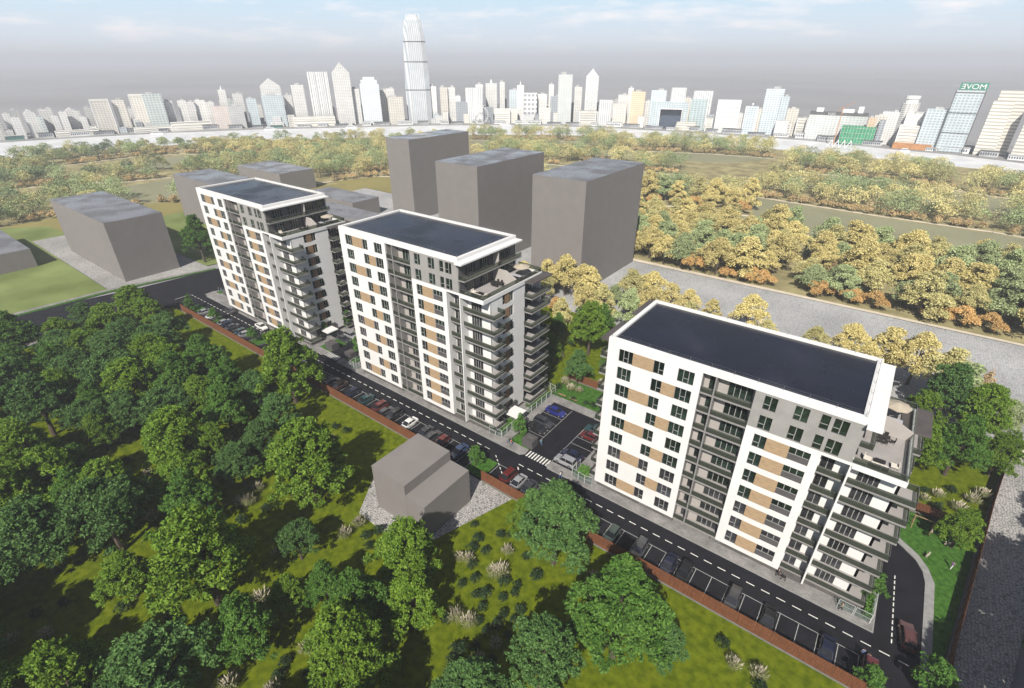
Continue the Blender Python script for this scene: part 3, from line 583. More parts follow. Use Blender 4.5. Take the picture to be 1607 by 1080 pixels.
    nn = len(b.v); b.v += [(x, 10.6, z) for x, z in q] + [(x, 10.85, z) for x, z in q]; b.f += [(0, 1, 2, 3, 4), (9, 8, 7, 6, 5)] + [(i, i + 5, (i + 1) % 5 + 5, (i + 1) % 5) for i in range(5)]; b.m += [0] * 7; b.build('terrace_divider', 'loggia', T)
    # set back dark glazed end wall of the two upper floors
    b = MB(); b.box(35.65, 36.0, .38, 18.147, ZT + .02, fl(n) - .003); b.build('upper_end_wall', 'darkpanel', T)
    for k in (nt, nt + 1):
        for y in (2.2, 6.6, 11.6, 15.2): window(T, 36.09, y, fl(k) + .1, 2.6, 2.5, 4, (), R(90))
    s = slab(T, [(36.01, 0.03), (37.6, 0.03), (37.6, 18.4), (36.01, 18.4)], fl(n - 1) - .25, fl(n - 1)); railing(s, [(36.05, .08), (37.55, .08), (37.55, 18.35)], 0)
    b = MB(); b.box(36.02, 37.5, 10.6, 10.8, fl(n - 1) + .0, fl(n) + .03); b.build('divider', 'loggia', T)
    # ground floor
    b = MB(); b.box(.35, W1, .35, 18.1, -.2, 1.097); b.box(22.8, 36, .35, 18.1, -.2, 1.097); b.box(W1, 22.8, 1.96, 18.1, -.2, 1.097); b.box(36, 43.9, .9, 4.2, -.2, fl(0) - .23); b.box(36.003, 41.7, 4.203, 19.1, -.2, 1.097); b.build('plinth', 'plinth', T)
    b = MB()
    for z in range(2): b.box(9.0 + z * 13, 10.6 + z * 13, .28, .35, .35, .8)
    b.build('vent', 'rail', T)
    # entrance doors under the canopy
    d = MB(); d.box(42.36, 42.42, 5.6, 8.2, .1, 2.6); d = d.build('door', 'panegrey', T); e = MB()
    for y in (5.6, 6.9, 8.1): e.box(42.42, 42.5, y, y + .12, .1, 2.6)
    e.build('door_frame', 'white', d)
    b = MB(); b.box(42.0, 42.35, 4.3, 10.5, -.1, 3.3); b.build('entrance_wall', 'plinth', T)
    return T
TC = tower(9, (-31.4, 67.5, 0), 'nearest white apartment tower with nine rows of windows, at the end of the street', 'near')
TB = tower(11, (-99.4, 66.7, 0), 'middle white apartment tower with eleven rows of windows and a dark roof', 'mid')
TA = copy_tree(tree_of(TB)); TA.location = (-165.7, 66.0, 0); TA['label'] = 'farthest white apartment tower, beside the junction with the wide dark road'
# entrance canopies
def canopy(x, y, label):
    o = thing('entrance_canopy', label, 'canopy', (x, y, .1)); b = MB(); b.box(0, 3.2, 0, 3.6, 2.9, 3.12); b.build('canopy_roof', 'white', o); b = MB()
    for p in ((2.9, .3), (2.9, 3.3)): b.bar((p[0], p[1], 0), (p[0], p[1], 2.9), .07, n=6)
    b.build('post', 'rail', o)
canopy(-56.2, 71.7, 'flat white entrance canopy at the right side of the middle tower')
canopy(-122.5, 71.0, 'flat white entrance canopy at the right side of the farthest tower')
# ---------------------------------------------------------------- terrace furniture
def chair_t(m, label, lounge=False):
    o = thing('lounge_chair' if lounge else 'dining_chair', label, 'chair'); w = .42 if lounge else .25; h = .38 if lounge else .45
    b = MB(); b.box(-w, w, -w, w, h - .08, h + (.1 if lounge else 0)); b.build('seat', m, o); b = MB(); b.box(-w, w, w - .06, w + .04, h, h + .5); b.build('backrest', m, o); b = MB()
    for sx in (-1, 1):
        for sy in (-1, 1): b.bar((sx * (w - .04), sy * (w - .04), 0), (sx * (w - .04), sy * (w - .04), h), .025, n=4)
    b.build('leg', 'dark', o); return o
def table_t(l, w, h, m, name, label):
    o = thing(name, label, 'table'); b = MB(); b.box(-l / 2, l / 2, -w / 2, w / 2, h - .06, h); b.build('tabletop', m, o); b = MB()
    for sx in (-1, 1):
        for sy in (-1, 1): b.bar((sx * (l / 2 - .12), sy * (w / 2 - .12), 0), (sx * (l / 2 - .12), sy * (w / 2 - .12), h), .035, n=4)
    b.build('leg', 'dark', o); return o
def sofa_t(label):
    o = thing('sofa', label, 'sofa'); b = MB(); b.box(-1.0, 1.0, -.4, .4, .1, .42); b.box(-1.0, 1.0, .3, .42, .4, .78); b.build('frame', 'dark', o); b = MB(); b.box(-.95, -.02, -.38, .28, .42, .54); b.box(.02, .95, -.38, .28, .42, .54); b.build('cushion', 'cushion', o); return o
def parasol_t(label):
    o = thing('parasol', label, 'parasol'); b = MB(); b.bar((0, 0, 0), (0, 0, 2.7), .035); b.build('pole', 'rail', o); b = MB(); n = 8; R0 = 1.75
    for i in range(n):
        a, c = 2 * math.pi * i / n, 2 * math.pi * (i + 1) / n
        b.poly([(0, 0, 2.75), (R0 * math.cos(a), R0 * math.sin(a), 2.2), (R0 * math.cos(c), R0 * math.sin(c), 2.2)]); b.quad((R0 * math.cos(a), R0 * math.sin(a), 2.2), (R0 * math.cos(a), R0 * math.sin(a), 2.08), (R0 * math.cos(c), R0 * math.sin(c), 2.08), (R0 * math.cos(c), R0 * math.sin(c), 2.2))
    b.build('canopy', 'fabric_tan', o); b = MB(); b.bar((0, 0, 0), (0, 0, .12), .3, n=10); b.build('base', 'dark', o); return o
protos = None
for (tx, ty, n, who) in ((-31.4, 67.5, 9, 'nearest'), (-99.4, 66.7, 11, 'middle'), (-165.7, 66.0, 11, 'farthest')):
    z = 1.3 + 3.3 * (n - 2) + .02
    if protos is None:
        protos = dict(d=tree_of(chair_t('dark', 'x')), l=tree_of(chair_t('cushion', 'x', True)), w=tree_of(chair_t('dark', 'x')), t=tree_of(table_t(2.0, .95, .75, 'dark', 'dining_table', 'x')), u=tree_of(table_t(2.6, .9, .75, 'tablew', 'dining_table', 'x')), c=tree_of(table_t(1.2, .8, .4, 'dark', 'coffee_table', 'x')), s=tree_of(sofa_t('x')), p=tree_of(parasol_t('x')))
        first = set()
    def put(k, x, y, rz, label, group=None):
        t = protos[k]
        if k not in first: first.add(k); o = t[0]; o.location = (tx + x, ty + y, z); o.rotation_euler = (0, 0, rz); o['label'] = label; o['group'] = group or ''
        else: o = dup(t, (tx + x, ty + y, z), rz, label, group)
        if not group and 'group' in o: del o['group']
    put('t', 38.6, 8.6, .1, 'dark dining table near the divider on the terrace of the %s tower' % who)
    for i, (dx, dy, a) in enumerate(((-.6, -.8, math.pi), (.0, -.8, math.pi), (.6, -.8, math.pi), (-.5, .8, 0), (.5, .8, 0), (1.4, 0, -math.pi / 2))):
        put('d', 38.6 + dx, 8.6 + dy, a, 'black chair at the %s of the dark table, terrace of the %s tower' % (('left near side', 'middle near side', 'right near side', 'left far side', 'right far side', 'outer end')[i], who), 'black chairs at the dark table of the %s tower' % who)
    put('u', 39.4, 14.0, 0, 'long pale dining table beside the parasol on the terrace of the %s tower' % who)
    for i, (dx, dy, a) in enumerate(((-.9, -.8, math.pi), (-.3, -.8, math.pi), (.3, -.8, math.pi), (.9, -.8, math.pi), (-.6, .8, 0), (.4, .8, 0))):
        put('w', 39.4 + dx, 14.0 + dy, a, 'dark chair at the %s of the pale table, terrace of the %s tower' % (('first near place', 'second near place', 'third near place', 'last near place', 'inner far place', 'outer far place')[i], who), 'dark chairs at the pale table of the %s tower' % who)
    put('p', 39.6, 15.7, 0, 'beige octagonal parasol on the terrace of the %s tower' % who)
    put('l', 37.6, 2.6, 1.5, 'cream lounge chair next to the end wall on the terrace of the %s tower' % who); put('l', 40.6, 3.0, -1.5, 'cream lounge chair next to the outer railing on the terrace of the %s tower' % who)
    put('s', 39.0, 1.7, math.pi, 'long sofa with cream cushions on the terrace of the %s tower' % who); put('c', 39.0, 3.0, 0, 'low dark coffee table among the cream seats on the terrace of the %s tower' % who)
# ---------------------------------------------------------------- cars
def car_proto(kind):
    o = thing('parked_car', 'x', 'car')
    if kind == 'suv': L, W, zb, zh, zr = 4.6, 1.86, .98, .98, 1.68; prof = [(-2.3, .55), (-2.28, .95), (-2.2, 1.02), (1.0, 1.02), (1.2, 1.0), (2.1, .88), (2.28, .7), (2.3, .45)]; cab = [(-2.15, 1.02), (-1.95, 1.58), (-1.6, 1.68), (.2, 1.68), (.55, 1.6), (1.15, 1.01)]
    elif kind == 'hatch': L, W = 4.1, 1.76; prof = [(-2.05, .5), (-2.03, .88), (-1.95, .93), (.85, .93), (1.05, .9), (1.85, .78), (2.02, .62), (2.05, .4)]; cab = [(-1.9, .93), (-1.6, 1.38), (-1.2, 1.47), (.1, 1.47), (.4, 1.41), (1.05, .92)]
    else: L, W = 4.75, 1.84; prof = [(-2.37, .5), (-2.35, .85), (-2.25, .98), (-1.6, .97), (1.0, .92), (1.2, .9), (2.15, .75), (2.33, .6), (2.37, .4)]; cab = [(-1.75, .97), (-1.1, 1.38), (-.75, 1.46), (.15, 1.46), (.45, 1.40), (1.2, .9)]
    hw = W / 2; b = MB()
    # hull: rings across the width, along the profile; sides lean in and the nose tapers
    def wat(x): t = abs(x) / (L / 2); return hw * (1 - .13 * max(0, (t - .72) / .28) ** 2)
    rings = []
    for x, z in prof:
        w = wat(x); rings.append([(x, -w, .22), (x * .998, -w, .55 * z + .1), (x, -w * .97, z * .9), (x, -w * .86, z), (x, w * .86, z), (x, w * .97, z * .9), (x * .998, w, .55 * z + .1), (x, w, .22)])
    n = len(b.v)
    for r in rings: b.v += r
    for i in range(len(rings) - 1):
        for j in range(7): b.f.append((n + i * 8 + j, n + i * 8 + j + 1, n + (i + 1) * 8 + j + 1, n + (i + 1) * 8 + j)); b.m.append(0)
    b.f.append(tuple(n + j for j in range(8))); b.m.append(0); q = n + (len(rings) - 1) * 8; b.f.append(tuple(q + 7 - j for j in range(8))); b.m.append(0)
    # roof skin
    rp_ = [c for c in cab[1:-1]]
    for (xa, za), (xc, zc) in zip(rp_, rp_[1:]): b.quad((xa, -hw * .68, za + .015), (xc, -hw * .68, zc + .015), (xc, hw * .68, zc + .015), (xa, hw * .68, za + .015))
    for s in (-1, 1):
        for (xa, za), (xc, zc) in zip(cab, cab[1:]): b.bar((xa, s * (hw * .86 if za < 1.05 else hw * .7), za), (xc, s * (hw * .86 if zc < 1.05 else hw * .7), zc), .035, n=4)
        b.bar((-.35, s * hw * .70, cab[2][1] - .03), (-.4, s * hw * .88, cab[0][1] - .03), .04, n=4)
        b.box(.75, .9, s * (hw + .08) - .09, s * (hw + .08) + .09, .93, 1.08)
        if kind == 'suv': b.bar((-1.7, s * hw * .62, 1.74), (.1, s * hw * .62, 1.74), .03, n=4)
    body = b.build('body', 'cglass', o); body.data.materials.clear(); body.data.materials.append(PAINT['dark'])
    g = MB(); rr = []
    for x, z in cab: w = hw * (.85 if z < 1.05 else .69); rr.append([(x, -w, z), (x, w, z)])
    for a, c in zip(rr, rr[1:]): g.quad(a[0], c[0], c[1], a[1])
    for s in (0, 1): g.poly([r[s] for r in (rr if s else rr[::-1])])
    g.build('windows', 'cglass', o)
    for sx in (-1, 1):
        for sy in (-1, 1):
            wv = MB(); wv.bar((0, -.11, 0), (0, .11, 0), .33, n=12); wv = wv.build('wheel', 'tyre', o, (sx * L * .30, sy * (hw - .1), .33)); rm = MB(); rm.bar((0, -.02, 0), (0, .02, 0), .2, n=8); rm.build('rim', 'rail', wv, (0, sy * .11, 0))
    for s in (-1, 1):
        h = MB(); h.box(-.06, .05, -.2, .2, -.07, .07); h.build('headlight', 'lamp', o, (L / 2 - .07, s * hw * .62, prof[-2][1] - .06)); h = MB(); h.box(-.05, .06, -.17, .17, -.07, .07); h.build('tail_light', 'tail', o, (-L / 2 + .06, s * hw * .62, prof[1][1] - .1))
    return o
CARP = {k: tree_of(car_proto(k)) for k in ('sedan', 'suv', 'hatch')}
used = set()
def car(kind, paint, x, y, rz, label, group='cars parked along the street'):
    t = CARP[kind]
    if kind not in used: used.add(kind); o = t[0]; o.location = (x, y, .015); o.rotation_euler = (0, 0, rz); o['label'] = label
    else: o = dup(t, (x, y, .015), rz, label)
    o['group'] = group
    for c in o.children:
        if c.name.startswith('body'): c.material_slots[0].link = 'OBJECT'; c.material_slots[0].material = PAINT[paint]
    return o
NB, NF = -math.pi / 2, math.pi / 2   # nose to the fence / nose to the street
snap = lambda x: .8 + 1.25 + 2.5 * math.floor((x - .8) / 2.5)
CARS = [(-168, 'sedan', 'silver', NB, 'silver saloon parked first from the far end of the street by the fence'), (-163.7, 'hatch', 'white', NB, 'white hatchback near the far end of the fence beside the silver saloon'),
        (-154.8, 'sedan', 'silver', NB, 'silver saloon parked right after the second street tree of the far bays'), (-152.2, 'suv', 'navy', NB, 'navy estate parked second after the second street tree of the far bays'), (-149.4, 'sedan', 'dark', NB, 'charcoal saloon in the middle of the far row by the fence'), (-146.4, 'hatch', 'teal', NB, 'dark teal hatchback in the middle of the far row by the fence'), (-143.9, 'sedan', 'silver', NB, 'silver saloon parked last before the third street tree'),
        (-129, 'suv', 'black', NB, 'black estate first after the third street tree'), (-126.2, 'sedan', 'dark', NB, 'charcoal saloon second after the third street tree'), (-123.6, 'hatch', 'black', NB, 'black hatchback third after the third street tree'), (-119.6, 'suv', 'dark', NB, 'charcoal estate fourth after the third street tree'),
        (-101.4, 'suv', 'dark', NF, 'charcoal estate half hidden by the broad forest tree at the fence'), (-98.9, 'sedan', 'brown', NB, 'brown saloon beside the charcoal estate at the broad forest tree'), (-93.2, 'hatch', 'navy', NB, 'navy hatchback alone between empty bays before the teal saloon'), (-89.1, 'sedan', 'teal', NB, 'teal saloon in front of the middle tower'),
        (-83.9, 'suv', 'red', NB, 'dark red estate between two dark cars in front of the middle tower'), (-81.4, 'hatch', 'dark', NF, 'charcoal hatchback just right of the dark red estate'), (-78.6, 'suv', 'black', NB, 'black estate second right of the dark red estate'), (-73.9, 'sedan', 'white', NB, 'bright white saloon in front of the middle tower'),
        (-69.2, 'sedan', 'dark', NB, 'charcoal saloon right behind the stepped house'), (-66.4, 'suv', 'dark', NF, 'charcoal estate with bars right behind the stepped house'), (-61.9, 'hatch', 'red', NB, 'red hatchback behind the stepped house'), (-58.9, 'sedan', 'blue', NB, 'blue saloon between the red hatchback and the street tree'),
        (-46.7, 'suv', 'red', NB, 'dark red estate first behind the fence right of the stepped house'), (-42.6, 'sedan', 'silver', NB, 'silver saloon beside the dark saloon right of the stepped house'), (-39.9, 'sedan', 'dark', NB, 'charcoal saloon beside the silver one right of the stepped house'), (-29.8, 'hatch', 'white', NF, 'white hatchback hidden behind the crown of the large foreground tree'),
        (-22.2, 'hatch', 'green', NB, 'dark green hatchback by the fence next to the large foreground tree'), (-17.3, 'suv', 'dark', NB, 'charcoal estate with roof bars below the loggias of the nearest tower'), (-12.4, 'sedan', 'navy', NB, 'navy saloon beside the black estate by the fence'), (-9.9, 'suv', 'black', NB, 'black estate beside the navy saloon by the fence'),
        (-2.7, 'suv', 'dark', NB, 'charcoal estate with roof bars alone between empty bays'), (2.3, 'sedan', 'black', NB, 'black saloon by the fence near the woman with the pushchair'), (9.6, 'sedan', 'navy', NB, 'dark blue saloon by the fence near the street corner'), (14.8, 'suv', 'maroon', NB, 'maroon estate last in the row at the street corner')]
for x, k, p, rz, lab in CARS: car(k, p, snap(x), 58.45, rz + rnd.uniform(-.03, .03), lab)
car('suv', 'brown', 18.2, 67.5, R(97), 'maroon brown estate driving on the loop road round the nearest tower', 'moving cars')
car('sedan', 'white', -143.9, 64.4, 0, 'white saloon driving past the farthest tower', 'moving cars'); car('sedan', 'dark', -162.4, 64.5, math.pi, 'charcoal saloon driving past the far end of the farthest tower', 'moving cars')
LOTG = 'cars in the car park between two towers'
car('sedan', 'royal', -49.5, 82.0, 0, 'bright royal blue saloon in the car park', LOTG); car('suv', 'dark', -49.5, 77.0, 0, 'charcoal estate in the car park between a blue and a black car', LOTG); car('sedan', 'black', -49.5, 74.5, 0, 'black saloon in the car park nearest the bin store', LOTG)
car('suv', 'silver', -38.9, 69.2, math.pi, 'silver estate in the car park bay nearest the street', LOTG); car('sedan', 'navy', -38.8, 71.6, math.pi, 'navy saloon beside the silver estate in the car park', LOTG); car('hatch', 'red', -38.9, 78.9, math.pi, 'red hatchback in the car park beside the nearest tower', LOTG); car('suv', 'teal', -38.8, 81.3, math.pi, 'teal pickup like estate beyond the red hatchback in the car park', LOTG)
car('sedan', 'dark', -117.4, 74.4, 0, 'charcoal saloon in the small car park beyond the middle tower', LOTG); car('suv', 'silver', -117.4, 77.0, 0, 'silver estate in the small car park beyond the middle tower', LOTG)
# ---------------------------------------------------------------- bin stores, benches, playground, signs
def binstore(x, y, w, d, label):
    o = thing('bin_store', label, 'bin store', (x, y, .1)); b = MB(); b.box(-w / 2, w / 2, -d / 2, d / 2, 0, 1.9); b.build('casing', 'darkpanel', o); b = MB(); b.box(-w / 2 + .3, w / 2 - .3, -.7, .7, 1.9, 1.98)
    b.build('lid', 'canopy', o)
    for i in range(5): v = MB(); v.box(-.5 + i * .25, -.4 + i * .25, -.45, .45, 1.98, 2.02); v.build('slat', 'rail', o)
binstore(-47.75, 69.4, 2.6, 2.3, 'dark bin store box by the zebra crossing of the car park'); binstore(-115.9, 69.6, 3.0, 2.4, 'dark box store left of the far zebra crossing'); binstore(-107.6, 69.6, 2.4, 2.2, 'dark box store right of the far zebra crossing'); binstore(-176, 72, 4.5, 4.0, 'dark box store beside the left side of the farthest tower')
def bench(x, y, label):
    o = thing('bench', label, 'bench', (x, y, .1))
    for i in range(4): b = MB(); b.box(-1.0, 1.0, -.22 + i * .12, -.12 + i * .12, .42, .46); b.build('slat', 'woodb', o)
    for s in (-.8, .8): b = MB(); b.box(s - .05, s + .05, -.2, .2, 0, .42); b.build('leg', 'dark', o)
bench(-51.9, 88.6, 'brown slatted bench at the edge of the bright lawn, nearer the glass fence'); bench(-48.8, 88.6, 'brown slatted bench at the edge of the bright lawn, farther from the glass fence')
o = thing('swing', 'wooden swing frame on the bright garden lawn', 'swing', (18.9, 92.3, .03))
for s in (-1.3, 1.3): b = MB(); b.bar((s, -.8, 0), (s, 0, 2.3), .07); b.bar((s, .8, 0), (s, 0, 2.3), .07); b.build('leg', 'woodb', o)
b = MB(); b.bar((-1.5, 0, 2.3), (1.5, 0, 2.3), .08); b.build('crossbar', 'woodb', o); b = MB(); b.box(-.25, .25, -.15, .15, .5, .55); b.bar((-.22, 0, .52), (-.22, 0, 2.3), .015, n=3); b.bar((.22, 0, .52), (.22, 0, 2.3), .015, n=3); b.build('seat', 'dark', o)
def rocker(x, y, label):
    o = thing('spring_rocker', label, 'spring rocker', (x, y, .03), x); b = MB(); b.bar((0, 0, 0), (0, 0, .45), .12, n=8); b.build('spring', 'rail', o); b = MB(); b.prism([(-.45, -.12), (.4, -.12), (.55, 0), (.4, .12), (-.45, .12)], .45, .75); b.bar((.3, 0, .7), (.5, 0, 1.1), .12, .09); b.bar((-.4, 0, .7), (-.6, 0, .95), .05, .03); b.build('body', 'fabric_tan', o)
rocker(20.4, 92.2, 'tan spring rocker on the garden lawn nearest the swing'); rocker(20.0, 85.6, 'tan spring rocker nearest the bend of the loop road'); rocker(22.6, 90.4, 'tan spring rocker nearest the garden tree')
o = thing('pergola', 'small brown slatted pergola roof at the garden end beside the nearest tower', 'pergola', (18.6, 95.2, 0))
for i in range(26): b = MB(); b.box(-2.6 + i * .2, -2.48 + i * .2, -1.0, 1.0, 2.3, 2.4); b.build('slat', 'fence', o)
for sx in (-2.4, 2.3):
    for sy in (-.8, .8): b = MB(); b.bar((sx, sy, 0), (sx, sy, 2.3), .06); b.build('post', 'woodb', o)
b = MB(); b.box(-2.6, 2.6, -.9, -.8, 2.2, 2.3); b.box(-2.6, 2.6, .8, .9, 2.2, 2.3); b.build('beam', 'woodb', o)
# ---------------------------------------------------------------- people (one continuous skinned figure each)
def figure(name, J, E_, heights):
    """J: joints (x,y,z,r)"""
    me = bpy.data.meshes.new(name); me.from_pydata([j[:3] for j in J], E_, []); t = bpy.data.objects.new('tmp', me); C.objects.link(t)
    t.modifiers.new('s', 'SKIN'); sk = me.skin_vertices[0].data
    for i, j in enumerate(J): sk[i].radius = (j[3], j[3]); sk[i].use_root = (i == 0)
    u = t.modifiers.new('u', 'SUBSURF'); u.levels = 1; u.render_levels = 1
    dg = bpy.context.evaluated_depsgraph_get(); out = bpy.data.meshes.new_from_object(t.evaluated_get(dg)); bpy.data.objects.remove(t)
    out.name = name
    for k in ('fabric_tan', 'dark', 'skin', 'tyre'): out.materials.append(G[k])
    for p in out.polygons:
        z = p.center.z; lat = abs(p.center.y)
        p.material_index = 3 if z < .09 else 1 if z < .92 else 0 if z < 1.45 and not (lat > .2 and z < 1.12) else 2
        p.use_smooth = True
    return out
def pose(stride, armf):
    s = stride
    J = [(0, 0, .95, .13), (0, 0, 1.18, .135), (0, 0, 1.42, .11), (.01, 0, 1.53, .055), (.02, 0, 1.62, .085), (.02, 0, 1.74, .075),
         (0, .09, .90, .09), (s * .5, .1, .5, .07), (s * .7, .1, .08, .05), (s * .7 + .13, .1, .04, .04), (0, -.09, .90, .09), (-s * .25, -.1, .5, .07), (-s * .8, -.1, .1, .05), (-s * .8 + .13, -.1, .05, .04),
         (0, .19, 1.42, .065), (-armf * .1, .25, 1.14, .048), (armf * .28, .25, .92 + armf * .15, .038), (armf * .36, .245, .86 + armf * .15, .03), (0, -.19, 1.42, .065), (-.02, -.26, 1.14, .048), (.12 + armf * .2, -.26, .92 + armf * .1, .038), (.16 + armf * .2, -.255, .86 + armf * .1, .03)]
    E_ = [(0, 1), (1, 2), (2, 3), (3, 4), (4, 5), (0, 6), (6, 7), (7, 8), (8, 9), (0, 10), (10, 11), (11, 12), (12, 13), (2, 14), (14, 15), (15, 16), (16, 17), (2, 18), (18, 19), (19, 20), (20, 21)]
    return J, E_
FIG = [figure('figure', *pose(.05, .1), 0), figure('figure', *pose(.33, .5), 0), figure('figure', *pose(.28, 1.4), 0)]
hb = MB(); hb.prism([(.09 * math.cos(i) - .01, .09 * math.sin(i)) for i in [k * 6.283 / 8 for k in range(8)]], 1.70, 1.76); hb.prism([(-.10, -.08), (.0, -.09), (.0, .09), (-.10, .08)], 1.58, 1.71); HAIR = hb.mesh('hair', 'hair')
CL = {k: mat('cloth_' + k, c, .85, .08, 5) for k, c in dict(red=(.35, .05, .04), white=(.6, .6, .6), teal=(.10, .22, .24), black=(.02, .02, .022), blue=(.08, .12, .25), purple=(.16, .10, .22), grey=(.2, .2, .2), tan=(.4, .3, .2), jeans=(.10, .16, .26)).items()}
def person(x, y, rz, pz, top, leg, label, z=.12, sc=1.0):
    o = ob('person', FIG[pz], None, (x, y, z), rz, label, 'person'); o.scale = (sc,) * 3
    for i, m in ((0, top), (1, leg)): o.material_slots[i].link = 'OBJECT'; o.material_slots[i].material = CL[m]
    ob('hair', HAIR, o); return o
person(-51.8, 67.0, .3, 1, 'teal', 'jeans', 'person in a teal top walking beside someone in red on the pavement corner'); person(-50.7, 66.8, .2, 1, 'red', 'jeans', 'person in a red top on the pavement corner by the bin store')
person(-45.9, 70.8, 2.6, 1, 'teal', 'jeans', 'person in pale teal clothes walking on the car park asphalt', .015); person(-37.4, 65.0, 3.0, 1, 'white', 'blue', 'person in white top and blue trousers crossing beside the silver estate', .015)
person(-44.8, 61.2, 1.2, 0, 'white', 'black', 'person in a white top standing at the parking bays right of the stepped house', .015); person(1.4, 67.2, 0, 2, 'black', 'black', 'person in black pushing a pushchair past the nearest tower')
person(10.2, 66.7, math.pi, 1, 'tan', 'black', 'person in a tan coat walking past the corner of the nearest tower'); person(14.2, 60.6, 1.0, 0, 'tan', 'blue', 'person in a tan top standing beside the maroon estate', .015); person(13.5, 60.9, 2.0, 0, 'blue', 'black', 'person in a dark blue top standing beside the maroon estate', .015)
person(23.1, 85.3, 1.0, 1, 'purple', 'white', 'person in purple and white on the garden lawn by the fence', .05); person(-156.2, 66.6, 0, 1, 'white', 'black', 'person in white walking past the farthest tower'); person(-149.4, 66.9, 3.1, 1, 'black', 'black', 'person in black walking past the farthest tower')
person(-181.6, 70.3, .4, 0, 'blue', 'jeans', 'person in blue on the grass corner at the far junction', .17); person(-180.9, 70.9, 3.4, 0, 'teal', 'jeans', 'person in teal on the grass corner at the far junction', .17); person(-138.4, 61.3, 0, 0, 'white', 'grey', 'person in white by the third street tree', .015); person(-137.6, 61.2, 3, 0, 'grey', 'grey', 'person in grey by the third street tree', .015)
o = thing('pushchair', 'dark pushchair on the pavement in front of the nearest tower', 'pushchair', (2.25, 67.2, .12)); b = MB(); b.box(-.25, .3, -.22, .22, .45, .62); b.box(-.3, -.2, -.22, .22, .5, 1.0); b.build('seat', 'dark', o); b = MB(); b.bar((-.3, -.2, .9), (-.62, -.2, 1.05), .02); b.bar((-.3, .2, .9), (-.62, .2, 1.05), .02); b.bar((-.62, -.2, 1.05), (-.62, .2, 1.05), .02); b.build('handle', 'rail', o)
for sx in (-.25, .3):
    for sy in (-.24, .24): b = MB(); b.bar((0, -.02, 0), (0, .02, 0), .13, n=10); b.build('wheel', 'tyre', o, (sx, sy, .13)); 
b = MB(); b.bar((-.25, -.2, .13), (.25, -.2, .5), .02); b.bar((-.25, .2, .13), (.25, .2, .5), .02); b.build('frame', 'rail', o)

# ---------------------------------------------------------------- trees
def crown_np(rs, lobes, n, size, up=.55, soft=False):
    """leaf quads scattered on and in the lobes (cx,cy,cz,r,flat)"""
    w = np.array([l[3] ** 2 for l in lobes]); idx = rs.choice(len(lobes), n, p=w / w.sum()); L = np.array(lobes)[idx]
    d = rs.normal(size=(n, 3)); d /= np.linalg.norm(d, axis=1)[:, None]; d[:, 2] = np.where(d[:, 2] < -.35, -d[:, 2], d[:, 2])
    # small clumps on every lobe: pull directions to a set of spray centres
    k = 22; cen = rs.normal(size=(len(lobes), k, 3)); cen /= np.linalg.norm(cen, axis=2)[:, :, None]; ci_ = rs.randint(0, k, n); cc = cen[idx, ci_]; cc[:, 2] = np.where(cc[:, 2] < -.35, -cc[:, 2], cc[:, 2])
    d = d * (.5 if soft else .26) + cc; d /= np.linalg.norm(d, axis=1)[:, None]
    cr_ = rs.uniform(.9 if soft else .78, 1.1 if soft else 1.22, (len(lobes), k))[idx, ci_]; rad = L[:, 3] * (1.0 - rs.exponential(.13, n)).clip(.25, 1.15) * cr_ * rs.uniform(.9, 1.12, n)
    P = L[:, :3] + d * rad[:, None] * np.stack([np.ones(n), np.ones(n), L[:, 4]], 1)
    nr = rs.normal(size=(n, 3)) + d * .45; nr[:, 2] += up * .5; nr /= np.linalg.norm(nr, axis=1)[:, None]
    a = np.cross(nr, rs.normal(size=(n, 3))); a /= np.linalg.norm(a, axis=1)[:, None]; c = np.cross(nr, a); s = size * rs.uniform(.6, 1.35, n)[:, None]
    V = np.stack([P - a * s, P - c * s * .55, P + a * s, P + c * s * .55], 1).reshape(-1, 3)
    return V
def np_mesh(name, V, m):
    n = len(V) // 4; me = bpy.data.meshes.new(name); me.vertices.add(4 * n); me.vertices.foreach_set('co', V.astype(np.float32).ravel()); me.loops.add(4 * n); me.loops.foreach_set('vertex_index', np.arange(4 * n, dtype=np.int32))
    me.polygons.add(n); me.polygons.foreach_set('loop_start', np.arange(0, 4 * n, 4, dtype=np.int32)); me.update(calc_edges=True); me.materials.append(G[m]); return me
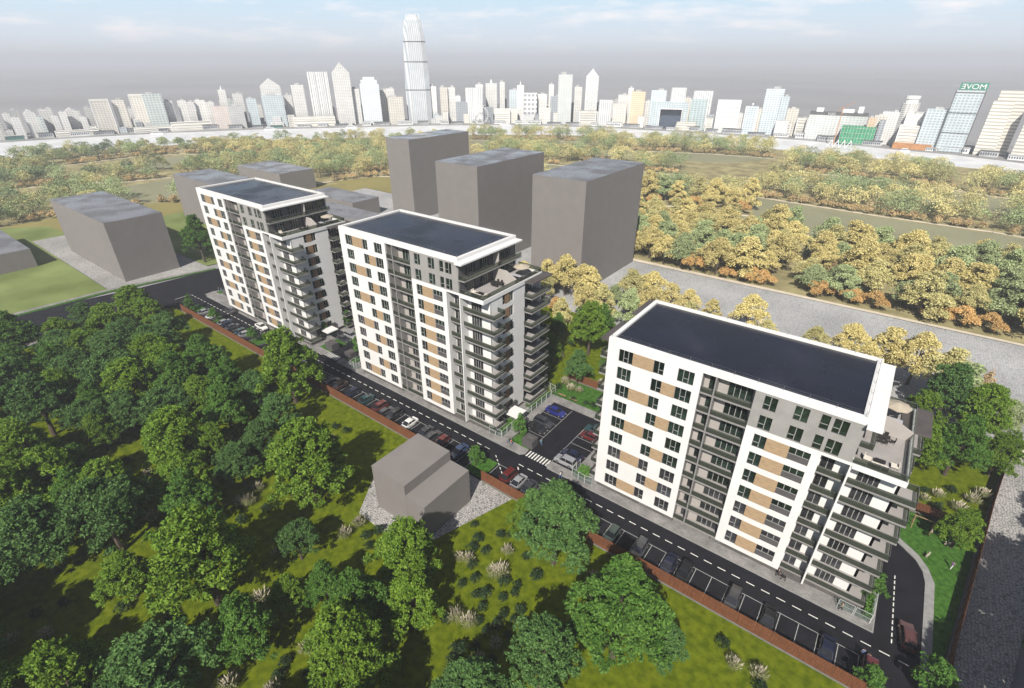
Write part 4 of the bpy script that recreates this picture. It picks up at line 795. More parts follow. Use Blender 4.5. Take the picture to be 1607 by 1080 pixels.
def tree_shape(rs, form, Rr, H, leafy_low=False):
    """lobes and the trunk mesh of a tree with crown radius Rr and height H"""
    lobes = []; t = MB(); tr = .028 * H
    if form == 'cone':
        for i in range(11):
            f = i / 10; z = H * (.14 + .8 * f); r = Rr * (1 - f) ** .8 * .8 + .25; a = i * 2.4; lobes.append((math.cos(a) * r * .25, math.sin(a) * r * .25, z, r, .55))
        t.bar((0, 0, -.2), (0, 0, H * .9), tr, tr * .2, n=6); return lobes, t
    base = H * (.30 if form == 'round' else .2) * (.55 if leafy_low else 1); nl = (21 if not leafy_low else 17) if form != 'bush' else 6
    if form == 'bush': base = .1 * H
    top = (rs.uniform(-.4, .4), rs.uniform(-.4, .4), base + (H - base) * .55); t.bar((0, 0, -.2), (top[0] * .3, top[1] * .3, base), tr, tr * .75, n=7); t.bar((top[0] * .3, top[1] * .3, base), top, tr * .75, tr * .3, n=6)
    for i in range(nl):
        f = i / (nl - 1); a = i * 2.399 + rs.uniform(-.4, .4)
        if form == 'ovate': z = base + (H - base) * (.12 + .74 * f); rr = Rr * (1.0 - .85 * f ** 1.3) * .68; lr = Rr * (.42 - .16 * f)
        else: z = base + (H - base) * (.22 + .55 * f); rr = Rr * (1 - f ** 2.2) * .66 + .1; lr = Rr * (.38 - .08 * f)
        rr *= rs.uniform(.75, 1.1); lr *= rs.uniform(.8, 1.2); p = (math.cos(a) * rr, math.sin(a) * rr, z + rs.uniform(-.9, .9)); lobes.append(p + (lr, .95))
        if form != 'bush': s = (top[0] * .3, top[1] * .3, base * .9 + (z - base) * .45); t.bar(s, p, tr * .38, tr * .1, n=4)
        else: t.bar((0, 0, 0), p, tr * .5, tr * .15, n=4)
    return lobes, t
def tree_proto(key, form, leaf, n, size, Rr, H, seed):
    rs = np.random.RandomState(seed); lobes, t = tree_shape(rs, form, Rr, H, leaf.startswith('aut')); o = thing('tree', 'x', 'tree')
    ob('crown', np_mesh('crown', crown_np(rs, lobes, n, size, soft=leaf.startswith('aut')), leaf), o); t.build('trunk', 'bark', o); return [tree_of(o), False, Rr, H, key]
GREEN = [tree_proto('deep green', 'ovate', 'leafA', 27000, .165, 4.8, 14, 1), tree_proto('fresh green', 'ovate', 'leafB', 27000, .165, 5, 13.5, 2), tree_proto('blue green', 'round', 'leafC', 27000, .165, 5.5, 12, 3), tree_proto('deep green', 'ovate', 'leafA', 27000, .165, 5.2, 13, 4), tree_proto('fresh green', 'ovate', 'leafB', 27000, .165, 4.8, 13, 5), tree_proto('blue green', 'ovate', 'leafC', 27000, .165, 5, 14, 6)]
STREET = [tree_proto('bright green', 'round', 'leafD', 4200, .13, 1.7, 4.6, 11), tree_proto('bright green', 'ovate', 'leafD', 4200, .13, 1.6, 4.8, 12)]
AUT = [tree_proto('pale yellow', 'round', 'autA', 10000, .215, 5.5, 13, 21), tree_proto('olive yellow', 'round', 'autB', 10000, .215, 5.5, 12.5, 22), tree_proto('pale green', 'round', 'autC', 9500, .215, 5, 11.5, 23), tree_proto('rust brown conical', 'cone', 'autE', 6000, .19, 3, 11, 24), tree_proto('pale yellow', 'ovate', 'autA', 9500, .215, 4.6, 13, 25), tree_proto('olive yellow', 'ovate', 'autB', 9500, .215, 4.6, 12, 26), tree_proto('orange low', 'bush', 'autD', 5000, .19, 4.2, 5, 27), tree_proto('pale green', 'ovate', 'autC', 9500, .215, 4.5, 12, 28)]
def plant_tree(P, x, y, w, hs=None, rz=None, group=None, z=0):
    s = w / 2 / P[2]; hs = s * (hs or 1) if True else s; rz = rnd.uniform(0, 6.28) if rz is None else rz
    if not P[1]: P[1] = True; o = P[0][0]; o.location = (x, y, z); o.rotation_euler = (0, 0, rz); o.scale = (s, s, hs)
    else: o = dup(P[0], (x, y, z), rz, None, None, (s, s, hs))
    if group: o['group'] = group
    return o
MARKS = [('the stepped house', -54, 44), ('the street corner', 18, 58), ('the left end of the fence', -175, 55), ('the zebra crossing corner', -48, 66), ('the middle tower parking bays', -90, 56), ('the bottom left corner of the lawn', -110, -10), ('the bottom edge of the lawn', -45, 12), ('the wide dark road', -188, 20), ('the farthest tower parking bays', -130, 56), ('the large foreground shrubs', -30, 35)]
NEAR = [(-178, 44, 11), (-167, 44, 9.5), (-181, 32, 8.8), (-152, 43, 10.6), (-175, 15, 13.3), (-163, 22, 12.4), (-152, 31, 13.2), (-124, 40, 11.6), (-136, 24, 12.6), (-127, 25, 11.5), (-121, 33, 11.0), (-107, 36, 8.4), (-106, 42.5, 7.2), (-132, 10, 12.1), (-117, 15, 6.4), (-113, 26, 10.8), (-100, 33, 9.3), (-123, 3, 9.8), (-115, 4, 10.6), (-106, 9, 7), (-96, 22, 11.5), (-88, 19, 9.0), (-84, 27, 9.3), (-105, 5, 10.1), (-70, 33, 14.5), (-101, 48.5, 14.0), (-103, 41, 9.0), (-92, 40, 8.4), (-87, 33, 7.5), (-61, 24, 6.6), (-86, 7, 13.1), (-90, -1, 11.6), (-80, 17, 8.0), (-64, 12, 14.0), (-52, 11, 7.4), (-54, 18, 5.4), (-51, 22, 5.5), (-43, 22, 8.5), (-39, 17, 11.1), (-43.5, 31.5, 9.8), (-38, 27, 7.6), (-28, 48, 12.6), (-34, 49, 6.2), (-13.5, 40.5, 12.6), (-19, 31, 9.4), (-8, 43.5, 5.7), (-54, 1, 12.8), (-63, -5, 9.1), (-23, 23, 8.8), (-104, -1, 10.7), (-151, 8, 11.6), (-143, 36, 11), (-144, 20, 11), (-139, 44, 6), (-158, 35, 11), (-112, 40, 8), (-168, 34, 11), (-130, 34, 10), (-137, 33, 10), (-118, 21, 9), (-122, 15, 9), (-144, 28, 10), (-152, 18, 11), (-157, 26, 10), (-170, 24, 11), (-128, 18, 9), (-139, 15, 9), (-110, 33, 9), (-158, 3, 11), (-170, 4, 11), (-104, 22, 7), (-93, 27, 7), (-99, 6, 8), (-140, -2, 10), (-96, -12, 12), (-112, -14, 13), (-75, -14, 12), (-38, 6, 10), (-30, 12, 9), (-95, 10, 9.5), (-75, 5, 7), (-162, 12, 10), (-145, 2, 11), (-133, -6, 12), (-120, -8, 11), (-70, -21, 13), (-80, -21, 13), (-61, -16, 12), (-90, -20, 13), (-99, -19, 12), (-52, -9, 12), (-39, 3, 10), (-24, 14, 9), (-108, -22, 12), (-118, -18, 12), (-66, -12.5, 11), (-86, -14, 11), (-95, -12, 11), (-103, -12, 11), (-78, -13, 10)]
items = []
for i, (x, y, w) in enumerate(NEAR):
    P = GREEN[(i * 5 + int(abs(x))) % 6]; w *= 1.1; o = plant_tree(P, x, y, w, rnd.uniform(.82, 1.0) * (1.0 if w > 9 else 1.12) * (.82 if x < -145 else 1), group='green trees on the lawn in front of the street')
    items.append((o, P[4] + (' broad' if w > 11 else ' small' if w < 8 else ''), x, y))
# trees on the far bank of the side track, outside the picture on the right: they shade the track
for x, y, w in [(35, 66, 14), (33, 59, 14), (31, 51, 14), (29.5, 44, 13), (37, 74, 14), (39.5, 83, 13), (42.5, 93, 13), (47, 101, 12), (40, 66, 14), (36, 50, 13), (43, 78, 13), (27, 36, 12)]:
    P = GREEN[int(x + y) % 6]; o = plant_tree(P, x, y, w, 1.2, group='tall trees on the far side of the cobbled side track'); items.append((o, P[4] + ' track side', x, y))
for x, y, w in [(-217, 82, 13), (-213, 92, 9)]: P = GREEN[0 if w > 10 else 3]; o = plant_tree(P, x, y, w, group='trees beside the wide dark road'); items.append((o, P[4] + ' roadside', x, y))
BACKG = [(-57, 110, 12), (-59, 121, 8), (-52, 95.5, 7), (-72, 120, 7), (-69, 113, 6), (20, 130, 13), (26, 127, 10.5), (22, 111, 12.5), (16, 122, 8.5), (23.2, 90.5, 6.4), (16, 108, 9), (-47, 104, 7), (-63, 101, 6), (29, 116, 8), (-41, 110, 8), (-30, 112, 8), (-15, 115, 9), (0, 112, 9)]
for i, (x, y, w) in enumerate(BACKG): P = GREEN[4] if i in (6, 8, 10) else GREEN[1] if i == 13 else AUT[5] if i == 3 else GREEN[(i * 2 + 1) % 6]; o = plant_tree(P, x, y, w * (.85 if w > 12 else 1), 1.05, group='green trees behind the towers'); items.append((o, P[4] + ' garden', x, y))
BACKY = [(-84, 141, 11, 0), (-73, 138, 9, 4), (-56, 149, 9.5, 0), (-48, 144, 8, 4), (-57, 134, 8, 7), (-64, 131, 8, 5), (-79, 128, 7, 6), (-88, 133, 9, 1), (14, 145, 11, 0), (8, 146, 9, 4), (27, 142, 5.4, 3), (-26, 149, 9.5, 0), (-31, 147, 5, 6), (0, 147, 9, 0), (-8, 147, 7, 1), (20, 142, 11, 1), (23, 138, 9, 7), (4, 141, 8, 0), (-66, 143, 6, 2), (-98, 136, 8, 0), (-40, 138, 7, 5)]
BACKY += [(-90, 139, 8, 4), (-78, 143, 9, 0), (-62, 147, 10, 1), (-52, 139, 9, 0), (-44, 150, 7, 0), (-70, 131, 8, 0), (-36, 147, 6, 4), (-20, 146, 6, 1), (31, 133, 7, 2)]
for i, (x, y, w, k) in enumerate(BACKY): P = AUT[k]; o = plant_tree(P, x, y, w * 1.15, group='autumn trees between the towers and the cobbled yard'); items.append((o, P[4], x, y))
for x, y in [(-173.5, 57.3), (-158.6, 57.7), (-136.6, 58.0), (-124.1, 72.4), (-123.2, 80.6), (-107.2, 71.8), (-51.3, 70.6), (-52.6, 57.6), (13.4, 71.6), (14.4, 56.3), (20.6, 60.8)]:
    P = STREET[int(abs(x)) % 2]; o = plant_tree(P, x, y, 4.6 if x == 20.6 else 3.4, group='small street trees'); items.append((o, 'small bright street', x, y))
M2 = MARKS + [('the nearest tall grey block', -84, 146), ('the roof edge of the nearest tower', -20, 140), ('the terrace of the nearest tower', 14, 120), ('the playground', 20, 92), ('the farthest tower car park', -115, 76), ('the bin store in the car park', -48, 70), ('the roadside of the farthest tower', -205, 85)]
rank_labels(items, M2, '%s tree, %s%s')
# autumn wood in belts
far = []; spots = []
for k, (pl, dep, sp) in BELTS.items():
    for (xa, ya), (xb, yb) in zip(pl, pl[1:]):
        L = math.hypot(xb - xa, yb - ya); d = ((xb - xa) / L, (yb - ya) / L); n = (-d[1], d[0])
        if n[0] * xa + n[1] * ya < 0: n = (-n[0], -n[1])
        for i in range(int(L / sp)):
            for j in range(int(dep / sp) + 1):
                if j and rnd.random() < .08: continue
                s = (i + .5 + rnd.uniform(-.35, .35)) * sp; q = 3.5 + j * sp + rnd.uniform(-.3, .3) * sp
                spots.append((xa + d[0] * s + n[0] * q, ya + d[1] * s + n[1] * q, j, k))
                if j == 0 and rnd.random() < .9: spots.append((xa + d[0] * (s + sp * .5) + n[0] * 2, ya + d[1] * (s + sp * .5) + n[1] * 2, -1, k))
def inside(q, x, y):
    c = False
    for (xa, ya), (xb, yb) in zip(q, q[1:] + q[:1]):
        if (ya > y) != (yb > y) and x < (xb - xa) * (y - ya) / (yb - ya) + xa: c = not c
    return c
LAND = [(-660, -10)] + WF + [(180, 189), (45, 189), (-80, 189), (-190, 209), (-262, 222), (-327, 121), (-345, 68), (-342, -10)]
KEEP = [(-118, -60, 140, 172), (-350, -301, 166, 193), (-150, -76, 140, 190), (-212, -192, 174, 222)]
def visible(x, y):
    v = Vector((x, y, 8 - 71.0)); z = v.dot(cf)
    return z > 0 and abs(v.dot(cr)) / z < 1.06 and abs(v.dot(cu)) / z < .75
ok = []
for x, y, j, k in spots:
    if not visible(x, y) or not inside(LAND, x, y): continue
    if any(inside(m, x, y) for m in MEAD) or any(a < x < b_ and c < y < d for a, b_, c, d in KEEP): continue
    if any(abs(x - p[0]) + abs(y - p[1]) < (4 if j == -1 else 6) for p in ok): continue
    if any(a - 4 < x < b_ + 4 and c - 4 < y < d + 4 for a, b_, c, d in KEEP): continue
    ok.append((x, y, j, k))
ok.sort(key=lambda p: math.hypot(p[0], p[1]) + (0 if p[2] < 2 else 40))
W_ = [0, 0, 0, 1, 1, 2, 2, 3, 4, 4, 5, 7, 7]
WD = [1, 2, 2, 5, 7, 7, 3, 1, 8, 9]  # left wood mix: cloud shade put in by darker green kinds
near_items = []
for i, (x, y, j, k) in enumerate(ok):
    left = x < -300 and y < 215; kk = 6 if j == -1 else rnd.choice(WD if left else W_); w = rnd.uniform(10.5, 16) if j != -1 else rnd.uniform(7.5, 12)
    if kk == 3: w = rnd.uniform(5, 6.5)
    if i < 160:
        P = AUT[kk] if kk < 8 else GREEN[(kk, 3)[kk == 8] % 6]
        o = plant_tree(P, x, y, w, rnd.uniform(.74, .95), group='autumn trees of the wood beyond the cobbled yard', z=-.1); near_items.append((o, P[4], x, y))
    else: far.append((x, y, w * (.8 if x < -400 else 1), kk))
WM = [('the nearest tall grey block', -84, 190), ('the right end of the cobbled yard', 38, 192), ('the middle of the yard edge', -25, 192), ('the low wood edge block', -325, 195), ('the block on the apron', -340, 75), ('the first dun meadow', -10, 300), ('the left edge of the wood', -440, 60), ('the olive lawn', -260, 255), ('the second dun meadow', -20, 400), ('the farthest tall grey block', -200, 240), ('the olive field path', -346, 130), ('the small left meadow', -90, 280), ('the meadow by the left wood', -395, 150), ('the right end of the first meadow', 60, 330)]
rank_labels(near_items, WM, '%s tree in the wood, %s%s')
# the far rest of the wood reads as one mass
CB = {0: (.48, .43, .20), 1: (.38, .36, .17), 2: (.26, .31, .15), 3: (.42, .34, .20), 4: (.48, .43, .20), 5: (.37, .35, .16), 6: (.44, .33, .17), 7: (.27, .32, .16), 8: (.13, .17, .09), 9: (.14, .18, .09)}
rs = np.random.RandomState(5); VV = []; CC = []; ft = MB()
for x, y, w, kk in far:
    H = w * rnd.uniform(.85, 1.08); lob = [(math.cos(a) * w * .24, math.sin(a) * w * .24, H * rnd.uniform(.26, .66), w * .31, 1.0) for a in (0, 1.3, 2.5, 3.8, 5.0)] + [(0, 0, H * .78, w * .24, .8)]
    if kk == 6: H = 4; lob = [(math.cos(a) * w * .3, math.sin(a) * w * .3, 1.8, 1.9, .8) for a in (0, 2, 4)]
    if kk == 3: lob = [(0, 0, H * f, (1 - f) * w * .45 + .3, .7) for f in (.2, .4, .6, .8, .95)]
    n = 820; V = crown_np(rs, lob, n, .40, soft=True); V += (x, y, -.1); VV.append(V); c = 1.35 * np.array(CB[kk]) * rs.uniform(.8, 1.25); CC.append(np.tile(np.append(c, 1), (n * 4, 1))); ft.bar((x, y, -.2), (x, y, H * .6), .22, .1, n=4)
if VV:
    me = np_mesh('woods', np.concatenate(VV), 'autcol'); ca = me.color_attributes.new('Col', 'FLOAT_COLOR', 'POINT'); ca.data.foreach_set('color', np.concatenate(CC).astype(np.float32).ravel())
    wd = ob('distant_woods', me, kind='stuff', label='far belts of autumn trees running down to the harbour', cat='woods'); tk_ = ft.build('distant_trunks', 'bark', wd)
# ---------------------------------------------------------------- shrubs and pampas grass
def shrub_proto():
    rs = np.random.RandomState(31); o = thing('shrub', 'x', 'shrub'); lob = [(math.cos(a) * .35, math.sin(a) * .35, .55, .48, .9) for a in (0, 1.5, 3, 4.6)] + [(0, 0, .95, .45, 1)]
    ob('foliage', np_mesh('foliage', crown_np(rs, lob, 420, .12), 'shrub'), o); t = MB(); t.bar((0, 0, -.05), (0, 0, .6), .05, .03, n=4); t.build('stem', 'bark', o); return tree_of(o)
def pampas_proto():
    o = thing('pampas_grass', 'x', 'pampas grass'); r = random.Random(8); b = MB()
    for i in range(260):
        a = r.uniform(0, 6.28); l = r.uniform(.9, 1.7); e = r.uniform(.35, .95); p0 = (math.cos(a) * .12, math.sin(a) * .12, 0); p1 = (math.cos(a) * l * .45 * e + .05, math.sin(a) * l * .45 * e, l * .75); p2 = (math.cos(a) * l * e, math.sin(a) * l * e, l * .55); s = (-math.sin(a) * .03, math.cos(a) * .03)
        b.quad((p0[0] - s[0], p0[1] - s[1], 0), (p0[0] + s[0], p0[1] + s[1], 0), (p1[0] + s[0], p1[1] + s[1], p1[2]), (p1[0] - s[0], p1[1] - s[1], p1[2])); b.poly([(p1[0] - s[0], p1[1] - s[1], p1[2]), (p1[0] + s[0], p1[1] + s[1], p1[2]), p2])
    b.build('blades', 'blade', o); b = MB()
    for i in range(60):
        a = r.uniform(0, 6.28); e = r.uniform(.15, 1.15); z = r.uniform(1.5, 2.1) - .5 * e; p = Vector((math.cos(a) * e * .7, math.sin(a) * e * .7, z - .55)); q = Vector((math.cos(a) * e, math.sin(a) * e, z)); m = (p + q) / 2; b.bar(p, m, .015, .05, n=3); b.bar(m, q, .05, .01, n=3)
    b.build('plumes', 'plume', o); return tree_of(o)
SP, PP = shrub_proto(), pampas_proto()
PAM = [(-39, 40), (-35, 45), (-34, 40.5), (-33.4, 41.3), (-32, 32), (-27, 32), (-27, 27.5), (-28.5, 25), (-21, 48.6), (0, 49), (3, 49.6), (-19, 46), (-59, 31), (-50, 26), (-59, 34), (-59, 16), (-47, 16), (-46, 10), (-34, 31.5), (-40.3, 39.4), (-27.5, 28.8), (-65, 22), (-78, -5), (-81, -8), (-68, 1), (-57, 9), (-51, 7), (-59, 5), (-85, 14), (-118, 17), (-102, 17), (-100, 14.6), (-89, 13), (-80, 24), (-82, 16.5), (-108, 12), (-140, 17), (-151, 49), (-164, 10), (-120, 20), (-82, 45), (-94, 36), (-79, 25), (-81, 28), (-62, 104), (-56, 100), (-54, 93.5), (-51.5, 92), (-49.5, 92.5), (-47, 99), (-66, 108), (21, 103), (19, 100.5), (24, 101), (26, 105), (27.5, 108), (-61, 95)]
DRK = [(-43, 46), (-40.5, 44), (-38, 47), (-36.7, 48), (-38, 43), (-40, 42), (-38, 39.6), (-37, 36), (-36, 38), (-34, 36), (-32, 40.3), (-33, 37), (-30, 41), (-29.6, 39.8), (-30.5, 38), (-32, 35), (-28.8, 36), (-28.6, 34.2), (-31, 33), (-27, 36.3), (-29.3, 32.6), (-29, 30), (-30.3, 28.6), (-30.3, 26.8), (-32, 46), (-2, 51), (3.6, 48), (-55, 35), (-56, 33), (-52, 30), (-48, 13), (-47, 11.4), (-44, 14), (-54, 32), (-31, 28), (-35, 30.5), (-82, -2), (-83, -5), (-73, -4), (-74, 3), (-66, 4), (-62, 5), (-68, -2), (-64, 1), (-81, 3), (-79, 8), (-71, 6), (-67, 6.6), (-109, 16), (-82, 21), (-76, 22), (-103, 13), (-87, 46), (-85, 48), (-82, 48.6), (-75, 26), (-26.5, 34), (-27.2, 38), (-28.6, 44), (-26, 30), (-25.4, 27), (-52, 97.5), (-58, 106), (-64, 112), (21, 99), (25, 98), (23, 106), (19, 103), (-49, 88.9), (-45.6, 89.1), (-43.8, 89.3), (-41.6, 89.4), (-54.5, 91)]
its = []
for L_, T_, nm, g, s0 in ((PAM, PP, 'pampas grass', 'clumps of pampas grass', 1.15), (DRK, SP, 'dark shrub', 'small dark shrubs', 1.05)):
    for i, (x, y) in enumerate(L_):
        s = s0 * rnd.uniform(.8, 1.25)
        if i == 0: o = T_[0]; o.location = (x, y, 0); o['group'] = g; o.scale = (s,) * 3
        else: o = dup(T_, (x, y, 0), rnd.uniform(0, 6.28), None, g, s)
        its.append((o, ('large ' if s > s0 * 1.08 else 'small ' if s < s0 * .92 else '') + nm, x, y))
SM = [('the stepped house apron', -44, 40), ('the parking fence', -32, 52), ('the left side of the stepped house', -62, 40), ('the bottom edge of the lawn', -50, 10), ('the bottom left corner of the lawn', -80, 0), ('the forest edge', -105, 15), ('the street corner fence', 2, 52), ('the back of the bright lawn', -52, 94), ('the garden end fence', 22, 100), ('the far side of the forest', -150, 30), ('the clearing by the far fence', -84, 44), ('the row of foreground shrubs', -29, 32), ('the forest clearing', -78, 24)]
rank_labels(its, SM, '%s, %s%s')
# ---------------------------------------------------------------- the city across the water
def fac(name, ca, cg, gx, gz, rough=.55, fx=.62, fz=.5):
    ca, cg = [min(.9, v * .62 + .30) for v in ca], [v * .78 + .12 for v in cg]; gx *= 1.5; gz *= 1.5  # distance haze put into the colours: all pulled towards white
    """facade: wall colour with window bays (object space: x/y across, z up)"""
    m, nt, p, o = new_mat(name); p.inputs['Roughness'].default_value = rough
    t = nt.nodes.new('ShaderNodeTexCoord'); s = nt.nodes.new('ShaderNodeSeparateXYZ'); nt.links.new(t.outputs['Object'], s.inputs[0])
    ad = nt.nodes.new('ShaderNodeMath'); ad.operation = 'ADD'; nt.links.new(s.outputs[0], ad.inputs[0]); nt.links.new(s.outputs[1], ad.inputs[1])
    def saw(src, per, frac):
        a = nt.nodes.new('ShaderNodeMath'); a.operation = 'DIVIDE'; a.inputs[1].default_value = per; nt.links.new(src, a.inputs[0])
        f = nt.nodes.new('ShaderNodeMath'); f.operation = 'FRACT'; nt.links.new(a.outputs[0], f.inputs[0]); g = nt.nodes.new('ShaderNodeMath'); g.operation = 'LESS_THAN'; g.inputs[1].default_value = frac; nt.links.new(f.outputs[0], g.inputs[0]); return g.outputs[0]
    mu = nt.nodes.new('ShaderNodeMath'); mu.operation = 'MULTIPLY'; nt.links.new(saw(ad.outputs[0], gx, fx), mu.inputs[0]); nt.links.new(saw(s.outputs[2], gz, fz), mu.inputs[1])
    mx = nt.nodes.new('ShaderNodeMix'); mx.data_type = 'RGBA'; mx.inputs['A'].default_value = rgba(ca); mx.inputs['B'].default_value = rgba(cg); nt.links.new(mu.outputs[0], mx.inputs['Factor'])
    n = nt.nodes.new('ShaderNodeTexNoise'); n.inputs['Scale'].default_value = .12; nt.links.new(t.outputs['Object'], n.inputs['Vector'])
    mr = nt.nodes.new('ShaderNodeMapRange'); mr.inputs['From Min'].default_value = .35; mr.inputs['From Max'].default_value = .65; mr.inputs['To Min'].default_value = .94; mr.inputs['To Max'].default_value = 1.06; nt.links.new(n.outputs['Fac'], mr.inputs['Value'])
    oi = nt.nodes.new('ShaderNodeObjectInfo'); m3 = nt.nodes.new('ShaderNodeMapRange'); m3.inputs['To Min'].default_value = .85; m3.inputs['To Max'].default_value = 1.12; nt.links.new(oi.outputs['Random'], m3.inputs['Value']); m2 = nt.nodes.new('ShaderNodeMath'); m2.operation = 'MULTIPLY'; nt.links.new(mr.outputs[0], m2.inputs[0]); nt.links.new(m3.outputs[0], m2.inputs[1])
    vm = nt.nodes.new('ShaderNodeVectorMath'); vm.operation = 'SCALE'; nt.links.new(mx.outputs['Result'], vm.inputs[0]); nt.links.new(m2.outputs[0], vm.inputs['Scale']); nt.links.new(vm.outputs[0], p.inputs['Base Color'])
    return m
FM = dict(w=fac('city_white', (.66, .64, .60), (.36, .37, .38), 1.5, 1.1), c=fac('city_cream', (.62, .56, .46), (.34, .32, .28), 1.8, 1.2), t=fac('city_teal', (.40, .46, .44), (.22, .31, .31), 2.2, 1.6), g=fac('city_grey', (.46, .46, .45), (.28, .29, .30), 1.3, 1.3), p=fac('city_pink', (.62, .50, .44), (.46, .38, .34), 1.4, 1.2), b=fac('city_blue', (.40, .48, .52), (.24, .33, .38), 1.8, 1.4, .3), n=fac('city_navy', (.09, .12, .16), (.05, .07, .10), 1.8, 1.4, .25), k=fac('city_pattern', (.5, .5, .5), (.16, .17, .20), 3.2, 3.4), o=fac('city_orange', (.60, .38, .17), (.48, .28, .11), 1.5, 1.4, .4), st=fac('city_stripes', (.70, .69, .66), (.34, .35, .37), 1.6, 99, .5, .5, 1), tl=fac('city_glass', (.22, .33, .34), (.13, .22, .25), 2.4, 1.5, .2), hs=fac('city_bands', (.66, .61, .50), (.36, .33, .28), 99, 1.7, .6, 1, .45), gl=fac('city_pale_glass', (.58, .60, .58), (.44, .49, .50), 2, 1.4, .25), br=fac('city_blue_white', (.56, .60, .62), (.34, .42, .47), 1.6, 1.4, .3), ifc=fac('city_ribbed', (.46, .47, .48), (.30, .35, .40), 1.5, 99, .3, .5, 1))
G['citygreen'] = mat('green_netting', (.03, .26, .12), .8, .2, .3); G['cityorange'] = mat('orange_hoarding', (.42, .20, .08), .8, .2, .3); G['whitepaint'] = mat('white_steel', (.75, .75, .74), .6, .05, .3); G['cityroof'] = mat('city_roof', (.42, .42, .42), .8, .2, .2); G['darkroof'] = mat('dark_fascia', (.10, .10, .10), .7, .2, .2); G['signgreen'] = mat('sign_green', (.05, .22, .16), .6, .1, .4); G['opening'] = mat('dark_blue_glass', (.06, .08, .12), .3, .2, .3)  # last entry: dark blue glass of the gate front, shed and boat windows
LOOK = dict(w=('slender white tower block', 'w'), wg=('white tower with a gabled crown', 'w'), wp=('white tower with a pointed top', 'w'), wf=('broad pale ribbed tower', 'st'), cm=('broad cream and mirrored slab tower', 'c'), c=('cream office tower', 'c'), t=('teal glass tower', 't'), g=('grey office tower', 'g'), p=('pinkish office tower', 'p'), b=('blue glass tower', 'b'), b2=('tall pale blue glass tower', 'b'), n=('dark navy tower', 'n'), k=('tower with a dark patterned front', 'k'), o=('golden orange tower', 'o'), st=('white tower with fine vertical stripes', 'st'), tl=('teal green glass tower', 'tl'), hs=('huge cream hotel block with horizontal bands', 'hs'), gl=('tall pale glass tower', 'gl'), br=('blue white tower with a rounded top', 'br'), IFC=('very tall tapering tower with a rounded crown', 'ifc'), BOC=('tall tower with white cross bracing and a pointed top', 'gl'), pod=('long low pale waterfront building', 'hs'), gs=('low grey office block with bands', 'hs'), sm=('small white framed cube block', 'g'), GATE=('blue glass gate shaped building', 'b'), low=('low cream oval hall', 'hs'), bd=('white tower with broad horizontal bands', 'gl'), fr=('white framed blue glass tower with a ball on top', 'b'), WIDE=('very wide pale block under a dark roof band', 'gl'), GRN=('green netted construction site', 'citygreen'), cyl=('white tower with a round stepped cap', 'w'), MOVE=('dark blue tower under a green roof sign', 'b'), wall=('long orange brown hoarding wall', 'cityorange'))
